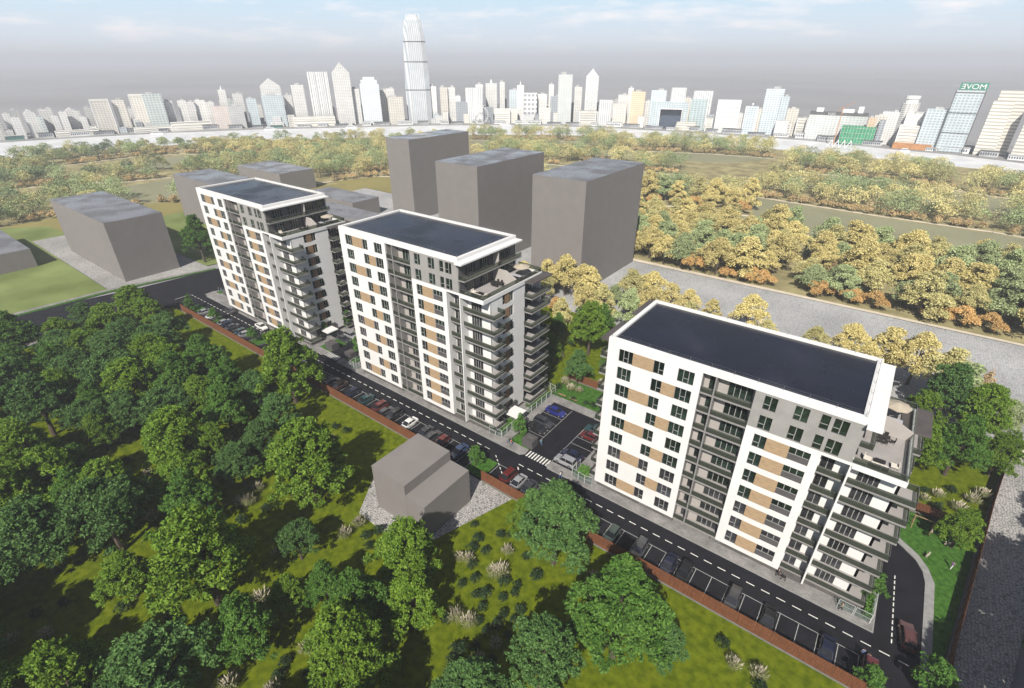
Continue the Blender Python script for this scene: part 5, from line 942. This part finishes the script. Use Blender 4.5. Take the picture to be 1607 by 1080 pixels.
CITY = [(-1.384,760,5.7,24.4,'w'),(-1.377,748,7.6,21.3,'w'),(-1.360,753,9.8,27.4,'wg'),(-1.341,763,9.2,25.5,'w'),(-1.351,747,4.0,20.3,'t'),(-1.335,750,5.6,20.6,'w'),(-1.315,759,12.7,26.6,'wg'),(-1.325,748,6.2,24.0,'w'),(-1.304,748,5.4,18.2,'w'),(-1.295,762,6.6,25.8,'g'),(-1.279,748,16.5,34.1,'cm'),(-1.257,751,11.4,34.0,'c'),(-1.233,747,14.0,38.0,'cm'),(-1.213,746,17.9,37.6,'t'),(-1.195,750,8.6,31.2,'w'),(-1.177,756,8.9,31.1,'w'),(-1.166,749,7.6,29.9,'w'),(-1.153,754,10.4,30.7,'w'),(-1.140,748,9.2,28.7,'w'),(-1.119,752,8.0,40.2,'wp'),(-1.098,750,10.9,37.2,'w'),(-1.127,735,17.0,23.8,'p'),(-1.105,733,16.0,24.1,'g'),(-1.080,738,11.0,30.7,'b'),(-1.048,729,23.6,34.1,'b'),(-1.048,743,22.3,51.8,'wg'),(-1.024,740,8.6,35.2,'w'),(-1.007,732,14.2,46.3,'w'),(-0.973,732,23.1,58.3,'wf'),(-0.936,727,20.4,68.3,'wg'),(-0.989,716,47.9,10.9,'pod'),(-1.172,732,40.3,9.3,'pod'),(-1.224,736,35.8,5.6,'pod'),(-1.316,743,37.0,6.1,'pod'),(-0.892,718,22.4,52.8,'br'),(-0.917,730,10.6,41.4,'w'),(-0.869,734,14.0,39.5,'w'),(-0.858,726,9.3,41.2,'w'),(-0.851,714,18.4,32.5,'c'),(-0.811,722,31.0,117.4,'IFC'),(-0.788,726,11.9,43.7,'w'),(-0.767,722,9.5,42.4,'c'),(-0.754,725,9.6,42.2,'w'),(-0.743,723,6.4,32.1,'w'),(-0.737,713,14.4,24.7,'n'),(-0.714,715,21.4,40.3,'wf'),(-0.705,733,9.7,45.4,'w'),(-0.684,735,14.7,44.6,'wp'),(-0.665,734,6.5,48.2,'w'),(-0.645,732,11.4,37.4,'b'),(-0.633,726,8.9,42.7,'wp'),(-0.689,715,11.3,18.6,'n'),(-0.665,710,19.3,16.7,'gs'),(-0.645,711,9.7,17.4,'c'),(-0.619,703,13.6,10.7,'sm'),(-0.615,718,16.1,34.4,'k'),(-0.595,726,13.0,34.0,'w'),(-0.589,706,13.6,17.8,'gs'),(-0.572,708,11.1,31.4,'n'),(-0.579,731,6.5,45.5,'w'),(-0.555,706,17.0,55.4,'gl'),(-0.532,714,9.4,43.3,'w'),(-0.509,708,15.2,61.5,'BOC'),(-0.513,696,20.2,16.1,'gs'),(-0.483,694,16.0,28.4,'st'),(-0.458,687,15.7,25.6,'c'),(-0.454,701,12.1,35.3,'w'),(-0.442,700,6.0,42.9,'w'),(-0.429,688,16.1,38.1,'o'),(-0.411,692,6.6,29.2,'w'),(-0.395,687,17.3,39.7,'b'),(-0.363,685,16.2,42.7,'st'),(-0.347,688,8.5,33.5,'c'),(-0.370,673,43.5,28.8,'GATE'),(-0.328,670,17.0,32.1,'tl'),(-0.323,679,20.5,40.1,'st'),(-0.343,658,22.0,9.2,'low'),(-0.303,669,10.8,16.9,'n'),(-0.280,660,23.3,32.7,'bd'),(-0.244,653,12.5,27.5,'fr'),(-0.230,658,6.9,25.6,'c'),(-0.215,660,17.6,44.1,'b2'),(-0.198,654,7.8,37.4,'b'),(-0.195,646,12.0,15.6,'w'),(-0.183,657,10.7,27.3,'c'),(-0.167,649,8.7,18.6,'gs'),(-0.119,640,50.1,23.0,'WIDE'),(-0.087,622,27.8,15.2,'GRN'),(-0.073,623,6.0,23.3,'o'),(-0.063,628,10.0,26.1,'c'),(-0.059,619,4.9,21.9,'n'),(-0.043,634,24.4,29.5,'w'),(-0.032,630,14.1,42.2,'cyl'),(-0.018,625,18.6,29.2,'w'),(-0.024,616,15.0,19.1,'gs'),(0.003,614,16.8,33.1,'b2'),(0.030,612,19.9,48.6,'MOVE'),(0.069,607,13.2,41.6,'hs'),(0.077,618,19.3,48.8,'hs'),(0.110,601,14.3,40.7,'hs'),(-0.014,608,28.6,4.8,'wall'),(-1.402,755,11.0,24.3,'w'),(-1.417,761,10.7,30.3,'w'),(-1.161,762,6.2,16.0,'w'),(-1.408,783,4.1,20.2,'w'),(-0.677,742,6.7,20.8,'w'),(-0.035,669,5.6,8.1,'w'),(-1.216,798,6.9,16.7,'t'),(-0.164,691,7.5,15.9,'w'),(-0.732,767,8.5,17.2,'w'),(-0.211,705,7.9,24.8,'w'),(-0.615,736,10.0,31.6,'g'),(-0.873,745,7.8,20.1,'w'),(-0.214,708,4.9,10.5,'t'),(-0.709,769,9.6,25.9,'w'),(-1.213,779,5.2,19.7,'t'),(-1.228,785,6.6,19.5,'t'),(-0.085,660,4.0,11.6,'w'),(-0.598,737,6.4,30.8,'w'),(-1.404,801,3.6,16.0,'w'),(-0.014,667,4.4,7.8,'w'),(-0.893,745,8.4,31.6,'w'),(-1.218,786,4.9,19.7,'c'),(-1.258,773,5.4,22.1,'c'),(-0.260,693,5.9,17.8,'w'),(-1.195,764,4.8,28.9,'w'),(-1.245,786,4.8,23.1,'w'),(-0.597,737,6.0,21.1,'g'),(0.025,645,3.7,17.1,'w'),(-0.896,758,7.7,14.6,'w'),(-0.866,743,6.5,19.0,'w'),(-1.152,763,5.6,17.7,'w'),(-1.375,788,5.2,24.7,'g'),(-0.093,653,6.3,20.0,'t'),(-0.932,767,10.0,21.1,'g'),(-0.060,656,5.7,14.2,'t'),(-0.879,746,9.5,18.7,'w'),(-0.925,769,9.8,22.1,'w'),(-0.447,735,9.9,13.7,'w'),(-1.111,776,8.6,27.8,'t'),(-0.620,758,10.7,27.9,'w'),(-1.194,766,6.8,16.7,'w'),(-0.222,675,7.8,24.7,'g'),(-0.026,668,5.4,9.9,'g'),(-0.791,759,6.0,24.0,'w'),(-1.312,772,4.7,21.5,'w'),(-1.346,803,6.6,23.8,'w'),(-0.192,677,6.4,13.3,'c'),(0.004,641,5.4,14.6,'c'),(-1.309,807,7.0,20.2,'g'),(-0.885,766,7.9,26.4,'t'),(-1.213,768,7.5,18.7,'c'),(-0.639,736,6.6,22.7,'t'),(-0.752,759,8.7,20.8,'w'),(-1.423,806,4.8,16.1,'c'),(-0.565,754,8.5,23.3,'c'),(-0.980,739,9.6,28.6,'t'),(-1.374,802,5.2,23.7,'c'),(-0.622,751,8.4,31.8,'c'),(-1.278,781,5.3,24.5,'t'),(-0.856,740,8.8,26.1,'g'),(-0.090,675,5.8,14.2,'w'),(-0.113,669,6.2,11.5,'w'),(-0.959,737,9.3,18.6,'g'),(-0.032,646,5.8,20.8,'w'),(-0.594,754,8.8,23.2,'w'),(-0.004,670,5.4,8.6,'t'),(-1.176,775,7.2,26.3,'t'),(-0.568,737,9.2,31.1,'w'),(-0.320,717,7.4,20.2,'c'),(-0.912,750,9.4,21.7,'w'),(-0.587,751,10.5,18.8,'c'),(-0.540,722,10.2,22.2,'g'),(-0.722,766,11.0,22.5,'t'),(-0.559,740,6.3,20.2,'w'),(-0.497,722,8.5,23.7,'w'),(-1.157,773,8.5,18.5,'w'),(-0.598,736,9.3,26.6,'g'),(-0.699,767,6.6,16.8,'w'),(-1.347,783,6.4,16.0,'t'),(-0.107,670,6.4,20.0,'t'),(-1.291,794,4.3,22.6,'w'),(-0.356,698,7.3,22.8,'w'),(-1.071,781,6.8,21.8,'w'),(-1.132,767,7.6,20.4,'c'),(-0.934,735,5.5,23.0,'t'),(-0.015,669,4.0,9.4,'g'),(-1.164,778,6.6,22.4,'t'),(-0.112,690,6.7,15.1,'t'),(-0.944,741,9.1,30.0,'g'),(-0.784,764,7.7,30.7,'t'),(-0.889,744,9.4,28.1,'w'),(-0.152,688,5.4,20.1,'c'),(-1.008,774,9.4,27.8,'w'),(-0.466,728,8.4,26.3,'g'),(-0.025,658,4.0,20.9,'w'),(-0.662,757,7.2,25.8,'w'),(-1.013,747,5.8,25.4,'w'),(0.003,640,4.7,20.2,'w'),(-1.174,795,8.6,16.6,'t'),(-1.416,809,3.9,21.2,'w'),(-0.317,707,6.3,25.4,'c'),(-0.908,762,8.0,16.8,'w'),(-0.143,690,6.7,14.2,'w'),(-1.242,778,7.5,13.2,'w'),(-0.085,661,6.8,23.1,'c'),(-0.531,734,8.3,19.3,'w'),(-0.551,749,9.1,26.2,'g'),(-1.338,798,4.3,25.8,'w'),(-0.047,661,4.3,12.3,'t'),(-1.312,777,5.4,17.9,'w'),(-1.146,768,5.1,27.8,'w'),(-0.624,753,10.5,26.7,'w'),(0.020,661,5.4,19.1,'w'),(-1.121,790,7.6,22.5,'t'),(-0.554,749,10.9,20.5,'w'),(-1.383,798,4.0,11.3,'w'),(-1.121,758,7.5,29.8,'c'),(-1.209,781,6.3,15.1,'g'),(-1.033,772,7.1,20.8,'w'),(-1.394,787,4.1,13.5,'w'),(-0.307,662,7.4,13.7,'gs'),(-0.530,698,6.4,15.5,'g'),(-0.788,714,6.2,5.4,'g'),(-0.496,697,7.7,15.2,'w'),(-0.396,677,5.8,12.9,'gs'),(-1.044,723,7.9,5.2,'gs'),(-0.420,680,7.0,12.4,'w'),(-1.365,753,3.9,4.8,'w'),(-1.240,743,6.2,10.6,'n'),(-0.599,704,6.7,9.5,'n'),(-1.375,754,4.2,5.6,'gs'),(-0.778,714,9.1,9.3,'w'),(-0.602,705,7.3,11.6,'n'),(-0.783,714,7.3,11.2,'b'),(-0.355,671,7.6,5.2,'c'),(-1.279,748,5.9,11.1,'w'),(-1.047,727,7.9,14.7,'w'),(-0.774,714,5.9,8.1,'gs'),(-1.128,735,7.6,11.3,'n'),(-0.185,646,5.2,12.3,'gs'),(-1.047,724,8.8,11.4,'g'),(-0.933,713,7.2,6.1,'w'),(-0.334,667,8.2,14.0,'c'),(-0.473,693,5.8,5.7,'w'),(-1.354,753,4.5,8.8,'c'),(-0.766,714,5.9,12.9,'gs'),(-0.272,657,6.6,13.7,'n'),(-1.133,735,5.1,10.7,'w'),(-1.407,754,4.0,4.8,'w'),(-1.101,731,7.8,8.7,'n'),(-0.898,715,7.4,15.6,'gs'),(-1.388,755,6.1,8.8,'g'),(-0.566,704,10.1,12.9,'gs'),(-1.262,745,7.3,6.0,'b'),(-1.211,744,5.3,9.3,'g'),(-1.258,746,4.9,5.3,'g'),(-1.227,742,7.7,9.0,'g'),(-1.403,755,3.2,11.9,'w'),(-1.242,744,5.4,13.4,'w'),(-1.174,739,7.2,9.2,'g'),(-1.053,724,5.7,5.6,'gs'),(-0.143,642,6.5,7.8,'n'),(-1.012,720,8.8,10.5,'c'),(-1.025,722,7.4,13.0,'gs'),(-0.730,710,6.1,11.6,'c'),(-0.995,718,5.2,7.4,'g'),(-1.296,748,5.0,8.5,'gs'),(-0.587,703,7.5,15.1,'w')]
cit = []
for a, r, w, h, s in CITY:
    x, y = pol(a, r); d = max(6, min(14, w * .8)) if s not in ('wall', 'pod', 'low') else 6
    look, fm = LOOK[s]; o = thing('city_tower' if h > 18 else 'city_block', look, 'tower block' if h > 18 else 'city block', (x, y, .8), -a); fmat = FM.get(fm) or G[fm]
    hw, hd = w / 2, d / 2; b = MB()
    def fin(nm='facade', m=fmat): b.build(nm, m, o)
    if s == 'IFC':
        ring = lambda k, z: [(px * k, py * k, z) for px, py in [(hw * cx, hd * cy) for cx, cy in ((-1, -.5), (-.6, -1), (.6, -1), (1, -.5), (1, .5), (.6, 1), (-.6, 1), (-1, .5))]]
        zs = [(0, 1.0), (.3, .97), (.6, .90), (.8, .82), (.9, .72), (.95, .60), (.985, .42), (1.0, .25)]
        rr = [ring(k, h * z) for z, k in zs]
        for q0, q1 in zip(rr, rr[1:]):
            for i in range(8): b.quad(q0[i], q0[(i + 1) % 8], q1[(i + 1) % 8], q1[i])
        b.poly(rr[-1]); fin()
        f = MB()
        for z in (.32, .58, .76): k = np.interp(z, [q[0] for q in zs], [q[1] for q in zs]); f.prism([(p[0] * 1.01, p[1] * 1.01) for p in ring(k, 0)], h * z, h * z + 1.1)
        f.build('dark_band', 'darkroof', o)
        f = MB()
        for i in range(8):
            p = ring(.5, 0)[i]; f.bar((p[0], p[1], h * .96), (p[0] * .9, p[1] * .9, h * 1.01), .5, .2, n=4)
        f.build('crown_fin', 'whitepaint', o)
    elif s == 'BOC':
        b.prism([(-hw, -hd), (hw, -hd), (hw, hd), (-hw, hd)], 0, h * .86); k = len(b.v); b.v += [(-hw, -hd, h * .86), (hw, -hd, h * .86), (hw, hd, h * .86), (-hw, hd, h * .86), (0, 0, h)]; b.f += [(k, k + 1, k + 4), (k + 1, k + 2, k + 4), (k + 2, k + 3, k + 4), (k + 3, k, k + 4)]; b.m += [0] * 4; fin()
        f = MB()
        for j in range(3):
            z0, z1 = h * (.18 + .23 * j), h * (.41 + .23 * j); f.bar((-hw, -hd - .1, z0), (hw, -hd - .1, z1), .35, n=4); f.bar((hw, -hd - .1, z0), (-hw, -hd - .1, z1), .35, n=4)
        f.bar((0, 0, h), (0, 0, h + 4), .2, .05, n=4); f.build('cross_brace', 'whitepaint', o)
    elif s == 'GATE':
        b.box(-hw, -hw * .62, -hd, hd, 0, h); b.box(hw * .55, hw * .8, -hd, hd, 0, h); b.box(-hw * .62, hw * .55, -hd, hd, h * .74, h); fin(); f = MB(); f.box(-hw * .6, hw * .53, 0, hd - .5, 0, h * .735); f.build('recessed_front', 'opening', o); f = MB()
        for x0 in (-hw * .62, hw * .5): f.box(x0, x0 + .7, -hd - .3, -hd, 0, h * .76)
        f.box(-hw * .62, hw * .5, -hd - .3, -hd, h * .74, h * .78); f.build('white_frame', 'whitepaint', o)
    elif s == 'WIDE':
        b.box(-hw, hw, -hd, hd, 0, h); fin(); f = MB(); f.box(-hw, hw, -hd - .2, hd, h, h + 2.4); f.build('roof_band', 'darkroof', o); f = MB()
        for x0, x1, z1 in ((-hw * .8, -hw * .55, 6), (.1 * hw, .5 * hw, 5.5), (.62 * hw, .8 * hw, 8)): f.box(x0, x1, -2, 2, h + 2.4, h + z1)
        f.box(-.2, .2, -hd - .3, -hd, 0, h); f.build('roof_plant', 'whitepaint', o); sgn = (o, w, h, d)
    elif s == 'cyl':
        n = 12; b.prism([(hw * math.cos(6.283 * i / n), hd * math.sin(6.283 * i / n)) for i in range(n)], 0, h * .86); fin(); f = MB(); f.prism([(hw * .72 * math.cos(6.283 * i / n), hd * .72 * math.sin(6.283 * i / n)) for i in range(n)], h * .86, h * .93); f.prism([(hw * .8 * math.cos(6.283 * i / n), hd * .8 * math.sin(6.283 * i / n)) for i in range(n)], h * .94, h); f.build('cap', 'whitepaint', o)
    else:
        if s in ('wg',): b.prism([(-hw, -hd), (hw, -hd), (hw, hd), (-hw, hd)], 0, h * .84, cap=True); k = len(b.v); b.v += [(-hw, -hd, h * .84), (hw, -hd, h * .84), (hw, hd, h * .84), (-hw, hd, h * .84), (0, -hd, h), (0, hd, h)]; b.f += [(k, k + 1, k + 4), (k + 2, k + 3, k + 5), (k, k + 4, k + 5, k + 3), (k + 1, k + 2, k + 5, k + 4)]; b.m += [0] * 4
        elif s == 'br': b.box(-hw, hw, -hd, hd, 0, h * .86); b.box(-hw * .85, hw * .85, -hd * .85, hd * .85, h * .86, h * .94); b.box(-hw * .6, hw * .6, -hd * .6, hd * .6, h * .94, h)
        elif s == 'low': n = 14; b.prism([(hw * math.cos(6.283 * i / n), hd * math.sin(6.283 * i / n)) for i in range(n)], 0, h)
        else: b.box(-hw, hw, -hd, hd, 0, h * (.96 if s in 'wc' else 1))
        fin(); f = MB()
        if s == 'wp': f.bar((0, 0, h * .95), (0, 0, h * 1.12), hw * .35, .05, n=5); f.build('spire', 'whitepaint', o)
        elif s in ('w', 'c', 'g', 't', 'o', 'b', 'gl', 'b2'):
            q = rnd.uniform(-.3, .3) * hw; f.box(q - hw * .4, q + hw * .35, -hd * .5, hd * .5, h * (.96 if s in 'wc' else 1), h * (1.0 if s in 'wc' else 1.04) + .4); f.build('roof_plant', 'cityroof', o)
        if s == 'wf' or s == 'IFC':
            f = MB()
            for i in range(7): x0 = -hw + w * (i + .5) / 7; f.box(x0 - .25, x0 + .25, -hd - .5, -hd, 0, h)
            f.build('rib', 'whitepaint', o, kind='stuff')
        if s in ('bd', 'gs', 'sm', 'fr', 'MOVE', 'cm', 'pod'):
            f = MB(); n = dict(bd=6, gs=5, sm=1, fr=1, MOVE=3, cm=1, pod=3)[s]
            for i in range(n + 1):
                z = h * (i / n) * .96; f.box(-hw - .1, hw + .1, -hd - .35, -hd, z, z + .5)
            for x0 in (-hw, hw - .5): f.box(x0 - .1, x0 + .6, -hd - .36, -hd + .002, 0, h)
            f.build('band', 'darkroof' if s == 'MOVE' else 'whitepaint', o, kind='stuff')
        if s == 'fr': f = MB(); f.bar((0, 0, h), (0, 0, h + 1), .4); f.bar((0, 0, h + 1), (0, 0, h + 1.8), .3, 1.4, n=8); f.bar((0, 0, h + 1.8), (0, 0, h + 3), 1.4, .4, n=8); f.build('ball', 'whitepaint', o)
        if s == 'MOVE': mv = (o, w, h, d)
        if s == 'GRN':
            f = MB()
            for i in range(12): x0 = -hw + w * i / 11; f.bar((x0, -hd - .3, 0), (x0, -hd - .3, h + 1), .15, n=3)
            for z in range(4): f.bar((-hw, -hd - .35, h * z / 3.5 + 1), (hw, -hd - .35, h * z / 3.5 + 1), .15, n=3)
            f.build('scaffold', 'whitepaint', o)
    o['group'] = 'city buildings across the water'; cit.append((o, look, x, y))
def textpart(txt, size, par, loc, mirror, m, name='lettering', sx=1):
    cu_ = bpy.data.curves.new('t', 'FONT'); cu_.body = txt; cu_.size = size; cu_.extrude = .12; cu_.align_x = 'CENTER'; t = bpy.data.objects.new('tmp', cu_); C.objects.link(t); dg = bpy.context.evaluated_depsgraph_get(); me = bpy.data.meshes.new_from_object(t.evaluated_get(dg)); bpy.data.objects.remove(t)
    me.transform(Matrix.Rotation(R(90), 4, 'X')); me.transform(Matrix.Diagonal(((-1 if mirror else 1) * sx, 1, 1, 1)))
    if mirror: me.flip_normals()
    me.name = name; me.materials.clear(); me.materials.append(G[m]); return ob(name, me, par, loc)
o, w, h, d = mv
b = MB(); b.box(-w * .42, w * .5, -d / 2 - .2, -d / 2 + .6, h + .2, h + 5.6); b.build('sign_board', 'signgreen', o); textpart('MOVE', 5.4, o, (.04 * w, -d / 2 - .4, h + .9), True, 'whitepaint', sx=1.12)
o, w, h, d = sgn; textpart('VOO', 3.0, o, (-w * .12, -d / 2 - .45, h + .3), False, 'whitepaint')
CM = [('the big wheel', *pol(-.705, 700)), ('the tallest tower', *pol(-.812, 712)), ('the left skyline end', *pol(-1.4, 715)), ('the gabled pair', *pol(-.93, 712)), ('the cross braced tower', *pol(-.5, 705)), ('the gate shaped building', *pol(-.38, 670)), ('the green construction site', *pol(-.15, 590)), ('the MOVE sign tower', *pol(.02, 565)), ('the left quay sheds', *pol(-1.15, 700)), ('the right skyline end', *pol(.12, 545)), ('the tall pale glass tower', *pol(-.28, 640)), ('the two broad slabs', *pol(-1.24, 700))]
rank_labels(cit, CM, '%s, %s%s')
# big wheel
wx, wy = pol(-.7049, 699); o = thing('ferris_wheel', 'white big wheel on the quay among the towers', 'ferris wheel', (wx, wy, .9), .7049)
b = MB(); n = 28; Rw = 9.6; Zc = 10.6
for i in range(n):
    a, c = 6.283 * i / n, 6.283 * (i + 1) / n
    for y in (-.5, .5): b.bar((Rw * math.cos(a), y, Zc + Rw * math.sin(a)), (Rw * math.cos(c), y, Zc + Rw * math.sin(c)), .16, n=4)
b.build('rim', 'whitepaint', o); b = MB()
for i in range(n): a = 6.283 * i / n; b.bar((0, 0, Zc), (Rw * math.cos(a), 0, Zc + Rw * math.sin(a)), .07, n=3)
b.build('spoke', 'whitepaint', o, kind='stuff'); b = MB()
for s in (-4, 4): b.bar((s, -2, 0), (0, -.8, Zc), .3, .2); b.bar((s, 2, 0), (0, .8, Zc), .3, .2)
b.build('support', 'whitepaint', o); b = MB()
for i in range(n): a = 6.283 * i / n; p = (Rw * 1.06 * math.cos(a), Zc + Rw * 1.06 * math.sin(a)); b.box(p[0] - .35, p[0] + .35, -.4, .4, p[1] - .4, p[1] + .4)
b.build('gondola', 'whitepaint', o, kind='stuff')
# cranes, piers, quay sheds and boats
o = thing('loading_frame', 'white A shaped loading frames beside the green construction site', 'crane', (*pol(-.105, 578), .8), .105); b = MB()
for i in range(4):
    q = -9 + i * 5; b.bar((q - 2, 0, 0), (q + 1.5, 0, 7), .35); b.bar((q + 3, 0, 0), (q + 1.5, 0, 7), .35)
b.build('frame', 'whitepaint', o)
o = thing('tower_crane', 'yellow crane beside the orange block on the right skyline', 'crane', (*pol(-.115, 600), .8), .1); b = MB(); b.bar((0, 0, 0), (0, 0, 32), .6, .4, n=4); b.build('mast', 'cityorange', o); b = MB(); b.bar((-4, 0, 30), (9, 0, 38), .4, .2, n=4); b.build('jib', 'cityorange', o)
r = random.Random(3); qi = []
for i in range(46):
    a = -1.42 + i * .034 + r.uniform(-.006, .006); rr_ = np.interp(a, [q[0] for q in QUAY], [q[1] for q in QUAY]) + 4 + r.uniform(0, 3); L = r.uniform(7, 20); x, y = pol(a, rr_); h = r.uniform(2.2, 5)
    m = r.choice(['whitepaint', 'cityroof', 'whitepaint', 'signgreen' if a < -1.0 and r.random() < .4 else 'cityroof']); s = thing('quay_shed', '', 'shed', (x, y, .85), -a, 'low sheds along the quay'); b = MB(); b.box(-L / 2, L / 2, -2.5, 2.5, 0, h); b.build('wall', m, s); b = MB(); b.box(-L / 2 - .4, L / 2 + .4, -3, 3, h, h + .4); b.build('roof', 'cityroof' if m != 'cityroof' else 'darkroof', s); b = MB()
    k = int(L / 1.6)
    for j in range(k): b.box(-L / 2 + .4 + j * 1.6, -L / 2 + 1.4 + j * 1.6, -2.56, -2.5, h * .3, h * .75)
    b.build('window', 'opening', s, kind='stuff'); qi.append((s, 'low white' if m == 'whitepaint' else 'low green' if m == 'signgreen' else 'low grey', x, y))
rank_labels(qi, CM, '%s quay shed, %s%s')
for i, (a, off, lab) in enumerate([(-1.06, -9, 'white ferry moored at the quay under the blue grey towers'), (-.93, -8, 'white ferry moored at the quay left of the very tall tower'), (-1.22, -10, 'white ferry moored at the left quay below the two broad slabs'), (-.02, -10, 'small white boat off the quay near the sign tower'), (-.66, -8, 'white ferry moored at the quay beside the big wheel'), (-.3, -9, 'small white boat moored near the golden tower')]):
    x, y = pol(a, np.interp(a, [q[0] for q in QUAY], [q[1] for q in QUAY]) + off); o = thing('boat', lab, 'boat', (x, y, -.2), -a); L = 14 if 'ferry' in lab else 7
    b = MB(); b.prism([(-L / 2, -1.6), (L * .35, -1.6), (L / 2, 0), (L * .35, 1.6), (-L / 2, 1.6)], 0, 1.3); b.build('hull', 'whitepaint', o); b = MB(); b.box(-L * .35, L * .25, -1.2, 1.2, 1.3, 2.8); b.build('cabin', 'whitepaint', o); b = MB(); b.box(-L * .33, L * .23, -1.25, -1.2, 1.7, 2.4); b.build('window', 'opening', o)

# ---------------------------------------------------------------- haze
hz = bpy.data.materials.new('haze'); hz.use_nodes = True; nt = hz.node_tree; nt.nodes.clear(); ho = nt.nodes.new('ShaderNodeOutputMaterial'); pv = nt.nodes.new('ShaderNodeVolumePrincipled')
pv.inputs['Color'].default_value = (.90, .93, 1.0, 1); pv.inputs['Density'].default_value = HAZE_DENSITY; pv.inputs['Anisotropy'].default_value = 0.0; nt.links.new(pv.outputs[0], ho.inputs['Volume'])
b = MB(); b.box(-12100, 12100, -12100, 12100, -1.5, 152); b.build('haze', hz, kind='stuff')
